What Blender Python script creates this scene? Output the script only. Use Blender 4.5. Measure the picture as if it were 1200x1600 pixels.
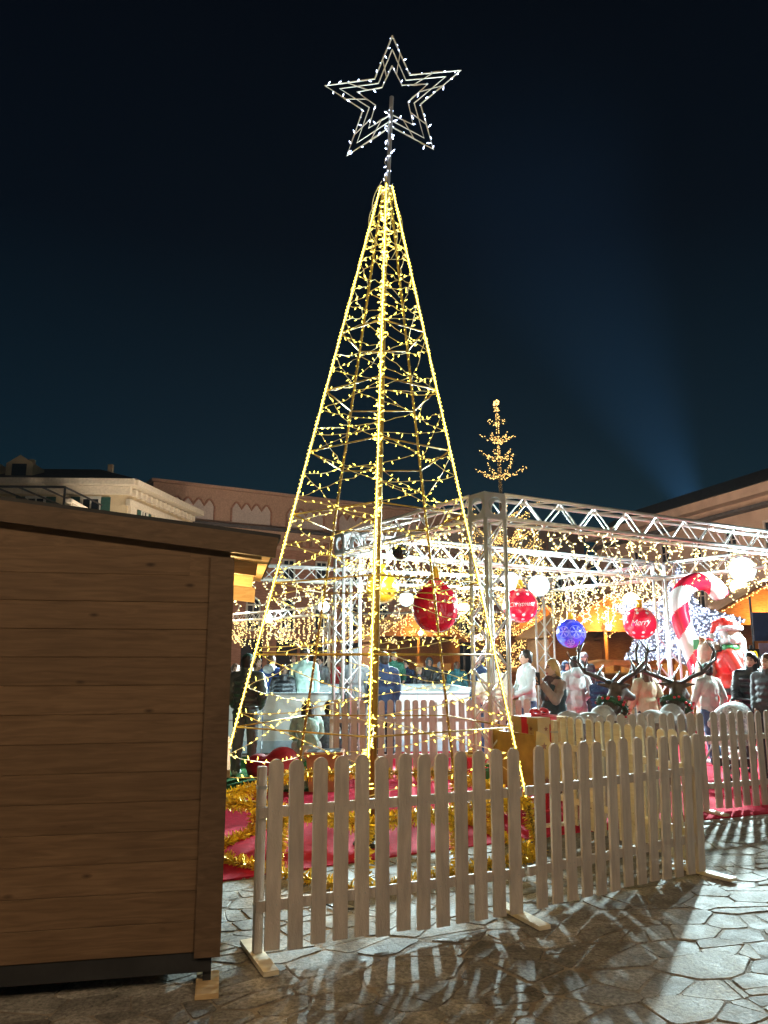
import bpy, math, random
import numpy as np
from mathutils import Vector, Matrix
from mathutils.geometry import tessellate_polygon

random.seed(11)
np.random.seed(11)
for o in list(bpy.data.objects):
    bpy.data.objects.remove(o, do_unlink=True)
scene = bpy.context.scene
COL = scene.collection
R = math.radians
PI = math.pi

# ------------------------------------------------------------------ camera
F_PX, W_PX, H_PX = 1202.0, 1200.0, 1600.0
CAM_Z = 1.58
PITCH = math.atan(230.0 / F_PX)
cam_data = bpy.data.cameras.new('camera')
cam_data.sensor_fit = 'HORIZONTAL'
cam_data.sensor_width = 36.0
cam_data.lens = 36.0 * F_PX / W_PX
cam_data.clip_start = 0.05
cam_data.clip_end = 2000
cam = bpy.data.objects.new('camera', cam_data)
COL.objects.link(cam)
cam.location = (0, 0, CAM_Z)
cam.rotation_euler = (PI / 2 + PITCH, 0, 0)
scene.camera = cam

# ------------------------------------------------------------------ night sky
world = bpy.data.worlds.new('World')
scene.world = world
world.use_nodes = True
wn, wl = world.node_tree.nodes, world.node_tree.links
wn.clear()
w_out = wn.new('ShaderNodeOutputWorld')
w_bg = wn.new('ShaderNodeBackground')
w_tc = wn.new('ShaderNodeTexCoord')
w_sep = wn.new('ShaderNodeSeparateXYZ')
w_ramp = wn.new('ShaderNodeValToRGB')
wl.new(w_tc.outputs['Generated'], w_sep.inputs[0])
wl.new(w_sep.outputs['Z'], w_ramp.inputs[0])
wl.new(w_ramp.outputs[0], w_bg.inputs[0])
wl.new(w_bg.outputs[0], w_out.inputs[0])
cr = w_ramp.color_ramp
cr.elements[0].position = 0.0
cr.elements[0].color = (0.0036, 0.0190, 0.0285, 1)
cr.elements[1].position = 0.75
cr.elements[1].color = (0.0003, 0.0010, 0.0028, 1)
e = cr.elements.new(0.28); e.color = (0.0017, 0.0078, 0.0140, 1)
e = cr.elements.new(0.50); e.color = (0.0006, 0.0022, 0.0052, 1)
w_bg.inputs[1].default_value = 1.0

# ------------------------------------------------------------------ render settings
vs = scene.view_settings
vs.view_transform = 'Standard'
vs.look = 'None'
vs.exposure = 0.4
vs.gamma = 1.0
vs.use_curve_mapping = False
scene.render.engine = 'CYCLES'
cy = scene.cycles
cy.use_denoising = True
cy.denoiser = 'OPENIMAGEDENOISE'
cy.max_bounces = 5
cy.diffuse_bounces = 3
cy.glossy_bounces = 3
cy.transmission_bounces = 3
cy.volume_bounces = 0
cy.sample_clamp_indirect = 4.0
cy.sample_clamp_direct = 0.0
cy.caustics_reflective = False
cy.caustics_refractive = False
cy.use_light_tree = True

# ------------------------------------------------------------------ pixel helpers (pixels of the 1200x1600 photograph)
CT, ST = math.cos(PITCH), math.sin(PITCH)

def ray(u, v):
    yc = (H_PX / 2 - v) / F_PX
    return Vector(((u - W_PX / 2) / F_PX, CT - yc * ST, ST + yc * CT))

def at(u, v, Y):
    """point seen at pixel u,v whose distance in front of the camera is Y metres"""
    d = ray(u, v)
    return Vector((0, 0, CAM_Z)) + d * (Y / d.y)

def ground_at(u, v, z=0.0):
    d = ray(u, v)
    return Vector((0, 0, CAM_Z)) + d * ((z - CAM_Z) / d.z)

# ------------------------------------------------------------------ mesh helpers
ORG = {}

class MB:
    """collects shapes in world coordinates; build() links them as one mesh object"""
    def __init__(s):
        s.v, s.f, s.m = [], [], []

    def add(s, vs_, fs_, mi=0):
        o = len(s.v)
        s.v.extend([tuple(p) for p in vs_])
        s.f.extend([tuple(i + o for i in f) for f in fs_])
        s.m.extend([mi] * len(fs_))

    def obox(s, c, ax, ay, az, mi=0):
        """box from centre and three half-axis vectors"""
        c, ax, ay, az = Vector(c), Vector(ax), Vector(ay), Vector(az)
        vs_ = [c + ax * i + ay * j + az * k for i in (-1, 1) for j in (-1, 1) for k in (-1, 1)]
        fs_ = [(0, 1, 3, 2), (4, 6, 7, 5), (0, 4, 5, 1), (2, 3, 7, 6), (0, 2, 6, 4), (1, 5, 7, 3)]
        s.add(vs_, fs_, mi)

    def box(s, c, size, rz=0.0, mi=0):
        a = Vector((math.cos(rz), math.sin(rz), 0)); b = Vector((-math.sin(rz), math.cos(rz), 0))
        s.obox(c, a * size[0] / 2, b * size[1] / 2, Vector((0, 0, size[2] / 2)), mi)

    def tube(s, pts, r, n=6, mi=0, caps=True):
        pts = [Vector(p) for p in pts]
        rs = r if isinstance(r, (list, tuple)) else [r] * len(pts)
        o = len(s.v)
        prev = None
        for i, p in enumerate(pts):
            if i == 0: t = pts[1] - pts[0]
            elif i == len(pts) - 1: t = pts[-1] - pts[-2]
            else: t = pts[i + 1] - pts[i - 1]
            if t.length < 1e-9: t = Vector((0, 0, 1))
            t.normalize()
            if prev is None:
                ref = Vector((0, 0, 1)) if abs(t.z) < .9 else Vector((1, 0, 0))
                nx = t.cross(ref).normalized()
            else:
                nx = (prev - t * prev.dot(t))
                if nx.length < 1e-6: nx = t.orthogonal()
                nx.normalize()
            prev = nx
            ny = t.cross(nx)
            for k in range(n):
                a = 2 * PI * k / n
                s.v.append(tuple(p + (nx * math.cos(a) + ny * math.sin(a)) * rs[i]))
        for i in range(len(pts) - 1):
            for k in range(n):
                k2 = (k + 1) % n
                s.f.append((o + i * n + k, o + i * n + k2, o + (i + 1) * n + k2, o + (i + 1) * n + k)); s.m.append(mi)
        if caps:
            s.f.append(tuple(o + k for k in range(n))[::-1]); s.m.append(mi)
            q = o + (len(pts) - 1) * n
            s.f.append(tuple(q + k for k in range(n))); s.m.append(mi)

    def bulb(s, p, d, l, r, mi=0):
        """slim eight-sided lamp from p along d"""
        p, d = Vector(p), Vector(d)
        if d.length < 1e-6: d = Vector((0, 0, 1))
        d.normalize(); a = d.orthogonal().normalized(); b = d.cross(a)
        m = p + d * l * .6
        s.add([p, m + a * r, m + b * r, m - a * r, m - b * r, p + d * l],
              [(0, 2, 1), (0, 3, 2), (0, 4, 3), (0, 1, 4), (5, 1, 2), (5, 2, 3), (5, 3, 4), (5, 4, 1)], mi)

    def ball(s, c, r, nu=12, nv=8, mi=0, rz=0.0):
        c = Vector(c)
        rx, ry, rr = r if isinstance(r, (tuple, list)) else (r, r, r)
        ca, sa = math.cos(rz), math.sin(rz)
        o = len(s.v)
        s.v.append(tuple(c + Vector((0, 0, rr))))
        for j in range(1, nv):
            th = PI * j / nv
            for i in range(nu):
                ph = 2 * PI * i / nu
                x, y = rx * math.sin(th) * math.cos(ph), ry * math.sin(th) * math.sin(ph)
                s.v.append((c.x + x * ca - y * sa, c.y + x * sa + y * ca, c.z + rr * math.cos(th)))
        s.v.append(tuple(c - Vector((0, 0, rr))))
        last = len(s.v) - 1
        for i in range(nu):
            i2 = (i + 1) % nu
            s.f.append((o, o + 1 + i, o + 1 + i2)); s.m.append(mi)
            s.f.append((last, last - nu + i2, last - nu + i)); s.m.append(mi)
        for j in range(nv - 2):
            for i in range(nu):
                i2 = (i + 1) % nu
                a = o + 1 + j * nu
                s.f.append((a + i, a + nu + i, a + nu + i2, a + i2)); s.m.append(mi)

    def cap(s, a, b, ra, rb, n=12):
        """tapered limb with rounded ends"""
        a, b = Vector(a), Vector(b)
        s.tube([a, b], [ra, rb], n)
        s.ball(a, ra, n, 8); s.ball(b, rb, n, 8)

    def lathe(s, prof, c, n=24, mi=0):
        c = Vector(c); o = len(s.v)
        for (r, z) in prof:
            for k in range(n):
                a = 2 * PI * k / n
                s.v.append((c.x + r * math.cos(a), c.y + r * math.sin(a), c.z + z))
        for i in range(len(prof) - 1):
            for k in range(n):
                k2 = (k + 1) % n
                s.f.append((o + i * n + k, o + i * n + k2, o + (i + 1) * n + k2, o + (i + 1) * n + k)); s.m.append(mi)

    def prism(s, poly, origin, ax, az, ay, mi=0):
        """2D outline (x,z pairs) spanned by ax, az; thickness vector ay"""
        origin, ax, az, ay = Vector(origin), Vector(ax), Vector(az), Vector(ay)
        n = len(poly)
        base = [origin + ax * p[0] + az * p[1] for p in poly]
        vs_ = [b - ay / 2 for b in base] + [b + ay / 2 for b in base]
        tri = tessellate_polygon([[Vector((p[0], p[1], 0)) for p in poly]])
        fs_ = [tuple(t) for t in tri] + [tuple(i + n for i in t[::-1]) for t in tri]
        fs_ += [(i, (i + 1) % n, n + (i + 1) % n, n + i) for i in range(n)]
        s.add(vs_, fs_, mi)

    def mesh(s, name, mats=None, origin=(0, 0, 0), smooth=False, fix=False):
        me = bpy.data.meshes.new(name)
        o = Vector(origin)
        me.from_pydata([(p[0] - o.x, p[1] - o.y, p[2] - o.z) for p in s.v], [], s.f)
        if mats:
            for m in mats: me.materials.append(m)
            if len(mats) > 1: me.polygons.foreach_set('material_index', s.m)
        if smooth: me.polygons.foreach_set('use_smooth', [True] * len(me.polygons))
        me.update()
        return me

    def build(s, name, mat_, parent=None, smooth=False, loc=None, kind=None):
        """with a parent the mesh is stored relative to the parent's place; without, relative to loc"""
        org = ORG[parent.name] if parent else Vector(loc if loc is not None else (0, 0, 0))
        mats = mat_ if isinstance(mat_, list) else [mat_]
        me = s.mesh(name, mats, org, smooth)
        o = bpy.data.objects.new(name, me)
        COL.objects.link(o)
        if parent: o.parent = parent
        else: o.location = org
        ORG[o.name] = org
        if kind: o['kind'] = kind
        return o

def put(name, me, parent, loc=(0, 0, 0), rz=0.0, mat_=None):
    """one more object on shared mesh data; loc in world coordinates"""
    o = bpy.data.objects.new(name, me)
    COL.objects.link(o)
    if parent:
        o.parent = parent
        o.location = Vector(loc) - ORG[parent.name]
    else:
        o.location = loc
    o.rotation_euler = (0, 0, rz)
    ORG[o.name] = Vector(loc)
    if mat_ is not None:
        sl = o.material_slots[0]
        sl.link = 'OBJECT'; sl.material = mat_
    return o

def tag(o, label=None, cat=None, group=None, kind=None):
    if label: o['label'] = label
    if cat: o['category'] = cat
    if group: o['group'] = group
    if kind: o['kind'] = kind
    return o

def thing(name, label, cat, loc=(0, 0, 0), group=None):
    o = bpy.data.objects.new(name, None)
    o.empty_display_size = .2
    COL.objects.link(o)
    o.location = loc
    ORG[o.name] = Vector(loc)
    return tag(o, label, cat, group)

def sub(name, parent):
    """an Empty that stands for a part made of sub-parts"""
    o = bpy.data.objects.new(name, None)
    o.empty_display_size = .1
    COL.objects.link(o); o.parent = parent
    ORG[o.name] = ORG[parent.name]
    return o

from mathutils import noise as mnoise
def crease(me, amp=.008):
    """cloth folds pressed into a garment"""
    n = len(me.vertices)
    co = np.empty(n * 3); no = np.empty(n * 3)
    me.vertices.foreach_get('co', co); me.vertices.foreach_get('normal', no)
    co = co.reshape(-1, 3); no = no.reshape(-1, 3)
    h = np.empty(n)
    for i in range(n):
        x, y, z = co[i]
        w = mnoise.noise((x * 5, y * 5, z * 4 + 7)) * .9
        h[i] = 1 - 2 * abs(mnoise.noise((x * 9 + w, y * 9 + w, z * 6.5 + w * 1.6))) + .4 * mnoise.noise((x * 26, y * 26, z * 20))
    co += no * (h * amp)[:, None]
    me.vertices.foreach_set('co', co.reshape(-1)); me.update()
    return me

def fuse(mb, name, mats, voxel=.014, smooth=5, origin=(0, 0, 0)):
    """melt overlapping closed shapes into one continuous surface"""
    me = mb.mesh('fuse_tmp', None, origin)
    o = bpy.data.objects.new('fuse_tmp', me); COL.objects.link(o)
    m = o.modifiers.new('r', 'REMESH'); m.mode = 'VOXEL'; m.voxel_size = voxel; m.use_smooth_shade = True
    if smooth:
        k = o.modifiers.new('s', 'SMOOTH'); k.factor = .5; k.iterations = smooth
    dg = bpy.context.evaluated_depsgraph_get()
    ev = o.evaluated_get(dg)
    out = bpy.data.meshes.new_from_object(ev, depsgraph=dg)
    out.name = name
    bpy.data.objects.remove(o, do_unlink=True); bpy.data.meshes.remove(me)
    out.materials.clear()
    for mm in mats: out.materials.append(mm)
    out.polygons.foreach_set('use_smooth', [True] * len(out.polygons))
    return out

# ------------------------------------------------------------------ materials
def new_mat(name):
    m = bpy.data.materials.new(name); m.use_nodes = True
    nt = m.node_tree; nt.nodes.clear()
    out = nt.nodes.new('ShaderNodeOutputMaterial')
    return m, nt, out

def mat(name, col, rough=.6, metal=0.0, var=.12, scale=8.0, bump=0.0, bscale=None, objrand=0.0, trans=0.0, coat=0.0, stretch=None, col2=None, spec=.5):
    m, nt, out = new_mat(name)
    N, L = nt.nodes, nt.links
    b = N.new('ShaderNodeBsdfPrincipled')
    b.inputs['Roughness'].default_value = rough
    b.inputs['Metallic'].default_value = metal
    b.inputs['Specular IOR Level'].default_value = spec
    if trans: b.inputs['Transmission Weight'].default_value = trans
    if coat: b.inputs['Coat Weight'].default_value = coat
    L.new(b.outputs[0], out.inputs[0])
    tc = N.new('ShaderNodeTexCoord')
    src = tc.outputs['Object']
    mp = N.new('ShaderNodeMapping')
    L.new(src, mp.inputs[0])
    if stretch: mp.inputs['Scale'].default_value = stretch
    oi = None
    if objrand:
        oi = N.new('ShaderNodeObjectInfo')
        mu = N.new('ShaderNodeMath'); mu.operation = 'MULTIPLY'; mu.inputs[1].default_value = 37.0
        L.new(oi.outputs['Random'], mu.inputs[0])
        cb = N.new('ShaderNodeCombineXYZ'); L.new(mu.outputs[0], cb.inputs[0]); L.new(mu.outputs[0], cb.inputs[1])
        L.new(cb.outputs[0], mp.inputs['Location'])
    nz = N.new('ShaderNodeTexNoise'); nz.inputs['Scale'].default_value = scale; nz.inputs['Detail'].default_value = 6
    L.new(mp.outputs[0], nz.inputs['Vector'])
    rp = N.new('ShaderNodeValToRGB')
    lo = tuple(max(0, c * (1 - var * 1.6)) for c in col) + (1,)
    hi = tuple((c2 for c2 in (col2 or tuple(c * (1 + var) for c in col)))) + (1,)
    rp.color_ramp.elements[0].position = .3; rp.color_ramp.elements[0].color = lo
    rp.color_ramp.elements[1].position = .7; rp.color_ramp.elements[1].color = hi
    L.new(nz.outputs[0], rp.inputs[0])
    last = rp.outputs[0]
    if objrand:
        hv = N.new('ShaderNodeHueSaturation')
        mr = N.new('ShaderNodeMapRange'); mr.inputs[3].default_value = 1 - objrand; mr.inputs[4].default_value = 1 + objrand
        L.new(oi.outputs['Random'], mr.inputs[0]); L.new(mr.outputs[0], hv.inputs['Value']); L.new(last, hv.inputs['Color'])
        last = hv.outputs[0]
    L.new(last, b.inputs['Base Color'])
    if bump:
        bn = N.new('ShaderNodeTexNoise'); bn.inputs['Scale'].default_value = bscale or scale * 4; bn.inputs['Detail'].default_value = 5
        L.new(mp.outputs[0], bn.inputs['Vector'])
        bp = N.new('ShaderNodeBump'); bp.inputs['Strength'].default_value = bump; bp.inputs['Distance'].default_value = .02
        L.new(bn.outputs[0], bp.inputs['Height']); L.new(bp.outputs[0], b.inputs['Normal'])
    return m

def glow(name, col, strength, sampled=True):
    m, nt, out = new_mat(name)
    em = nt.nodes.new('ShaderNodeEmission')
    em.inputs[0].default_value = tuple(col) + (1,); em.inputs[1].default_value = strength
    nt.links.new(em.outputs[0], out.inputs[0])
    m.cycles.emission_sampling = 'FRONT' if sampled else 'NONE'
    return m

def wood_mat(name, dark, light, gscale=3.0, rough=.55, objrand=.12, knots=True):
    m, nt, out = new_mat(name)
    N, L = nt.nodes, nt.links
    b = N.new('ShaderNodeBsdfPrincipled'); b.inputs['Roughness'].default_value = rough
    b.inputs['Specular IOR Level'].default_value = .3
    L.new(b.outputs[0], out.inputs[0])
    tc = N.new('ShaderNodeTexCoord'); oi = N.new('ShaderNodeObjectInfo')
    mu = N.new('ShaderNodeMath'); mu.operation = 'MULTIPLY'; mu.inputs[1].default_value = 53.0
    L.new(oi.outputs['Random'], mu.inputs[0])
    cb = N.new('ShaderNodeCombineXYZ')
    for i in range(3): L.new(mu.outputs[0], cb.inputs[i])
    ad = N.new('ShaderNodeVectorMath'); L.new(tc.outputs['Object'], ad.inputs[0]); L.new(cb.outputs[0], ad.inputs[1])
    mp = N.new('ShaderNodeMapping'); mp.inputs['Scale'].default_value = (1.2, 14, 14)
    L.new(ad.outputs[0], mp.inputs[0])
    nz = N.new('ShaderNodeTexNoise'); nz.inputs['Scale'].default_value = gscale; nz.inputs['Detail'].default_value = 9; nz.inputs['Distortion'].default_value = .8
    L.new(mp.outputs[0], nz.inputs['Vector'])
    rp = N.new('ShaderNodeValToRGB')
    rp.color_ramp.elements[0].position = .3; rp.color_ramp.elements[0].color = tuple(dark) + (1,)
    rp.color_ramp.elements[1].position = .72; rp.color_ramp.elements[1].color = tuple(light) + (1,)
    L.new(nz.outputs[0], rp.inputs[0])
    last = rp.outputs[0]
    n2 = N.new('ShaderNodeTexNoise'); n2.inputs['Scale'].default_value = 1.7; n2.inputs['Detail'].default_value = 4
    L.new(ad.outputs[0], n2.inputs['Vector'])
    r2 = N.new('ShaderNodeMapRange'); r2.inputs[1].default_value = .3; r2.inputs[2].default_value = .7; r2.inputs[3].default_value = .82; r2.inputs[4].default_value = 1.10
    L.new(n2.outputs[0], r2.inputs[0])
    mx0 = N.new('ShaderNodeMix'); mx0.data_type = 'RGBA'; mx0.blend_type = 'MULTIPLY'; mx0.inputs[0].default_value = 1
    L.new(last, mx0.inputs[6]); L.new(r2.outputs[0], mx0.inputs[7]); last = mx0.outputs[2]
    if knots:
        mk = N.new('ShaderNodeMapping'); mk.inputs['Scale'].default_value = (2.2, 5, 5)
        L.new(ad.outputs[0], mk.inputs[0])
        vo = N.new('ShaderNodeTexVoronoi'); vo.inputs['Scale'].default_value = 1.5
        L.new(mk.outputs[0], vo.inputs['Vector'])
        kr = N.new('ShaderNodeValToRGB')
        kr.color_ramp.elements[0].position = .03; kr.color_ramp.elements[0].color = (.30, .27, .24, 1)
        kr.color_ramp.elements[1].position = .11; kr.color_ramp.elements[1].color = (1, 1, 1, 1)
        L.new(vo.outputs[0], kr.inputs[0])
        mx = N.new('ShaderNodeMix'); mx.data_type = 'RGBA'; mx.blend_type = 'MULTIPLY'; mx.inputs[0].default_value = 1
        L.new(last, mx.inputs[6]); L.new(kr.outputs[0], mx.inputs[7]); last = mx.outputs[2]
    hv = N.new('ShaderNodeHueSaturation')
    mr = N.new('ShaderNodeMapRange'); mr.inputs[3].default_value = 1 - objrand; mr.inputs[4].default_value = 1 + objrand
    L.new(oi.outputs['Random'], mr.inputs[0]); L.new(mr.outputs[0], hv.inputs['Value']); L.new(last, hv.inputs['Color'])
    L.new(hv.outputs[0], b.inputs['Base Color'])
    bp = N.new('ShaderNodeBump'); bp.inputs['Strength'].default_value = .25; bp.inputs['Distance'].default_value = .004
    L.new(nz.outputs[0], bp.inputs['Height']); L.new(bp.outputs[0], b.inputs['Normal'])
    return m

def stone_mat():
    m, nt, out = new_mat('flagstone')
    N, L = nt.nodes, nt.links
    b = N.new('ShaderNodeBsdfPrincipled'); b.inputs['Specular IOR Level'].default_value = .5
    L.new(b.outputs[0], out.inputs[0])
    geo = N.new('ShaderNodeNewGeometry'); oi = N.new('ShaderNodeObjectInfo')
    tcn = N.new('ShaderNodeTexCoord')
    mu = N.new('ShaderNodeMath'); mu.operation = 'MULTIPLY'; mu.inputs[1].default_value = 91.0
    L.new(oi.outputs['Random'], mu.inputs[0])
    cb = N.new('ShaderNodeCombineXYZ')
    for i in range(3): L.new(mu.outputs[0], cb.inputs[i])
    ad = N.new('ShaderNodeVectorMath'); L.new(geo.outputs['Position'], ad.inputs[0]); L.new(cb.outputs[0], ad.inputs[1])
    n1 = N.new('ShaderNodeTexNoise'); n1.inputs['Scale'].default_value = 5; n1.inputs['Detail'].default_value = 8; n1.inputs['Roughness'].default_value = .65
    L.new(ad.outputs[0], n1.inputs['Vector'])
    rp = N.new('ShaderNodeValToRGB')
    rp.color_ramp.elements[0].position = .28; rp.color_ramp.elements[0].color = (.13, .115, .095, 1)
    rp.color_ramp.elements[1].position = .75; rp.color_ramp.elements[1].color = (.40, .37, .32, 1)
    e_ = rp.color_ramp.elements.new(.5); e_.color = (.26, .24, .21, 1)
    L.new(n1.outputs[0], rp.inputs[0])
    n2 = N.new('ShaderNodeTexNoise'); n2.inputs['Scale'].default_value = 48; n2.inputs['Detail'].default_value = 4; n2.inputs['Roughness'].default_value = .7
    L.new(ad.outputs[0], n2.inputs['Vector'])
    r2 = N.new('ShaderNodeMapRange'); r2.inputs[1].default_value = .35; r2.inputs[2].default_value = .65; r2.inputs[3].default_value = .5; r2.inputs[4].default_value = 1.45
    L.new(n2.outputs[0], r2.inputs[0])
    mx = N.new('ShaderNodeMix'); mx.data_type = 'RGBA'; mx.blend_type = 'MULTIPLY'; mx.inputs[0].default_value = 1
    L.new(rp.outputs[0], mx.inputs[6]); L.new(r2.outputs[0], mx.inputs[7])
    hv = N.new('ShaderNodeHueSaturation'); hv.inputs['Saturation'].default_value = .9
    mr = N.new('ShaderNodeMapRange'); mr.inputs[3].default_value = .66; mr.inputs[4].default_value = 1.22
    n3 = N.new('ShaderNodeTexNoise'); n3.inputs['Scale'].default_value = .9; n3.inputs['Detail'].default_value = 7; n3.inputs['Roughness'].default_value = .6
    L.new(geo.outputs['Position'], n3.inputs['Vector'])
    r3 = N.new('ShaderNodeMapRange'); r3.inputs[1].default_value = .38; r3.inputs[2].default_value = .62; r3.inputs[3].default_value = .62; r3.inputs[4].default_value = 1.1
    L.new(n3.outputs[0], r3.inputs[0])
    ml = N.new('ShaderNodeMath'); ml.operation = 'MULTIPLY'; L.new(r3.outputs[0], ml.inputs[0]); L.new(mr.outputs[0], ml.inputs[1])
    L.new(oi.outputs['Random'], mr.inputs[0]); L.new(ml.outputs[0], hv.inputs['Value']); L.new(mx.outputs[2], hv.inputs['Color'])
    L.new(hv.outputs[0], b.inputs['Base Color'])
    rr = N.new('ShaderNodeMapRange'); rr.inputs[1].default_value = .3; rr.inputs[2].default_value = .7; rr.inputs[3].default_value = .62; rr.inputs[4].default_value = .88
    L.new(n1.outputs[0], rr.inputs[0]); L.new(rr.outputs[0], b.inputs['Roughness'])
    ms = N.new('ShaderNodeMath'); ms.operation = 'MULTIPLY_ADD'; ms.inputs[1].default_value = .35
    L.new(n2.outputs[0], ms.inputs[0]); L.new(n1.outputs[0], ms.inputs[2])
    bp = N.new('ShaderNodeBump'); bp.inputs['Strength'].default_value = .9; bp.inputs['Distance'].default_value = .012
    L.new(ms.outputs[0], bp.inputs['Height']); L.new(bp.outputs[0], b.inputs['Normal'])
    return m

M = {}
M['stone'] = stone_mat()
M['mortar'] = mat('mortar', (.25, .21, .165), .9, var=.35, scale=9, bump=.6, bscale=60)
M['hut_wood'] = wood_mat('stained_hut_wood', (.112, .066, .036), (.185, .114, .065), objrand=.10)
M['hut_trim'] = wood_mat('dark_trim_wood', (.082, .050, .029), (.14, .088, .054), objrand=.06, knots=False)
M['pine'] = wood_mat('bare_pine', (.50, .33, .16), (.68, .50, .28), objrand=.12)
M['hut_base'] = mat('black_base_beam', (.018, .018, .02), .7, var=.3)
M['picket'] = mat('white_picket_paint', (.50, .435, .385), .6, var=.11, scale=5, bump=.3, bscale=40, objrand=.09, stretch=(6, 6, 1))
M['picket_cream'] = wood_mat('bare_spruce_picket', (.62, .52, .36), (.76, .68, .50), objrand=.08)
M['steel'] = mat('galvanised_steel', (.45, .45, .44), .45, .8, var=.15)
M['alu'] = mat('aluminium', (.84, .85, .86), .36, .55, var=.08, scale=5)
M['gold_paint'] = mat('gold_painted_steel', (.42, .28, .07), .45, .55, var=.2)
M['cable'] = mat('clear_cable', (.78, .66, .36), .5, var=.1)
M['white_cable'] = mat('white_cable', (.75, .72, .62), .5, var=.05)
M['tinsel'] = mat('gold_tinsel', (1.0, .68, .06), .32, .45, var=.25, scale=30)
M['carpet'] = mat('red_carpet', (.46, .016, .042), .95, var=.12, scale=14, bump=.4, bscale=220, spec=.1)
M['turf'] = mat('artificial_turf', (.03, .15, .03), .9, var=.3, scale=40, bump=.8, bscale=260, spec=.1)
M['ice'] = mat('ice', (.75, .82, .86), .15, var=.04)
M['board'] = mat('white_rink_board', (.70, .76, .76), .4, var=.04)
M['board_trim'] = mat('grey_board_trim', (.30, .36, .38), .5)
M['warm'] = glow('warm_bulb', (1, .76, .105), 8.0)
M['rope'] = glow('warm_rope_bulb', (1, .77, .095), 10.0)
M['cold'] = glow('cold_bulb', (.62, .74, 1), 7.0)
M['curtain'] = glow('curtain_bulb', (1, .80, .30), 7.0)
M['amber'] = glow('amber_bulb', (1, .58, .17), 3.6, False)
M['led'] = glow('cold_led', (.66, .76, 1), 2.6, False)
def flood_lens():  # soft glow painted into the lens: emission fades from core to rim
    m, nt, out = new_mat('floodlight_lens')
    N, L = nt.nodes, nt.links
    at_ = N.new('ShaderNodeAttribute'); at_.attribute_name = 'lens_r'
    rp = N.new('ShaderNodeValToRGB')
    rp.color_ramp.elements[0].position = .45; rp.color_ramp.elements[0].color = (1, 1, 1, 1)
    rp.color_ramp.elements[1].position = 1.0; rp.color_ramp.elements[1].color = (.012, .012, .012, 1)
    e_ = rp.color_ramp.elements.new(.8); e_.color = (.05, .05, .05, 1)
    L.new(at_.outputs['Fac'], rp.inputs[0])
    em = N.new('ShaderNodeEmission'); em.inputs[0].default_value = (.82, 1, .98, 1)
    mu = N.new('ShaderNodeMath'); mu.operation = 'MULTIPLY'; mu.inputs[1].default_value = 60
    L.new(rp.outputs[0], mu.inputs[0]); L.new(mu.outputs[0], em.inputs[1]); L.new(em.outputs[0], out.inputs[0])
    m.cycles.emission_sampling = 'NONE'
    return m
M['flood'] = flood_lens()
M['globe'] = glow('warm_globe', (1, .72, .28), 14.0, False)
M['shop'] = glow('lit_shop_front', (1, .50, .08), 1.2)
M['black'] = mat('black_metal', (.02, .02, .022), .5, .3)

# ------------------------------------------------------------------ piazza axes
U = Vector((.857, .515, 0)).normalized()
Nn = Vector((-U.y, U.x, 0))
UA = math.atan2(U.y, U.x)
Zv = Vector((0, 0, 1))

# ================================================================== GROUND
g = MB()
g.add([(-260, -120, -.004), (260, -120, -.004), (260, 320, -.004), (-260, 320, -.004)], [(0, 1, 2, 3)])
ground = tag(g.build('ground', M['mortar']), kind='structure')

def clip(poly, a, b, c):
    """keep a*x+b*y<=c"""
    out = []
    n = len(poly)
    for i in range(n):
        p, q = poly[i], poly[(i + 1) % n]
        dp, dq = a * p[0] + b * p[1] - c, a * q[0] + b * q[1] - c
        if dp <= 0: out.append(p)
        if (dp < 0 < dq) or (dq < 0 < dp):
            t = dp / (dp - dq)
            out.append((p[0] + (q[0] - p[0]) * t, p[1] + (q[1] - p[1]) * t))
    return out

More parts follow.
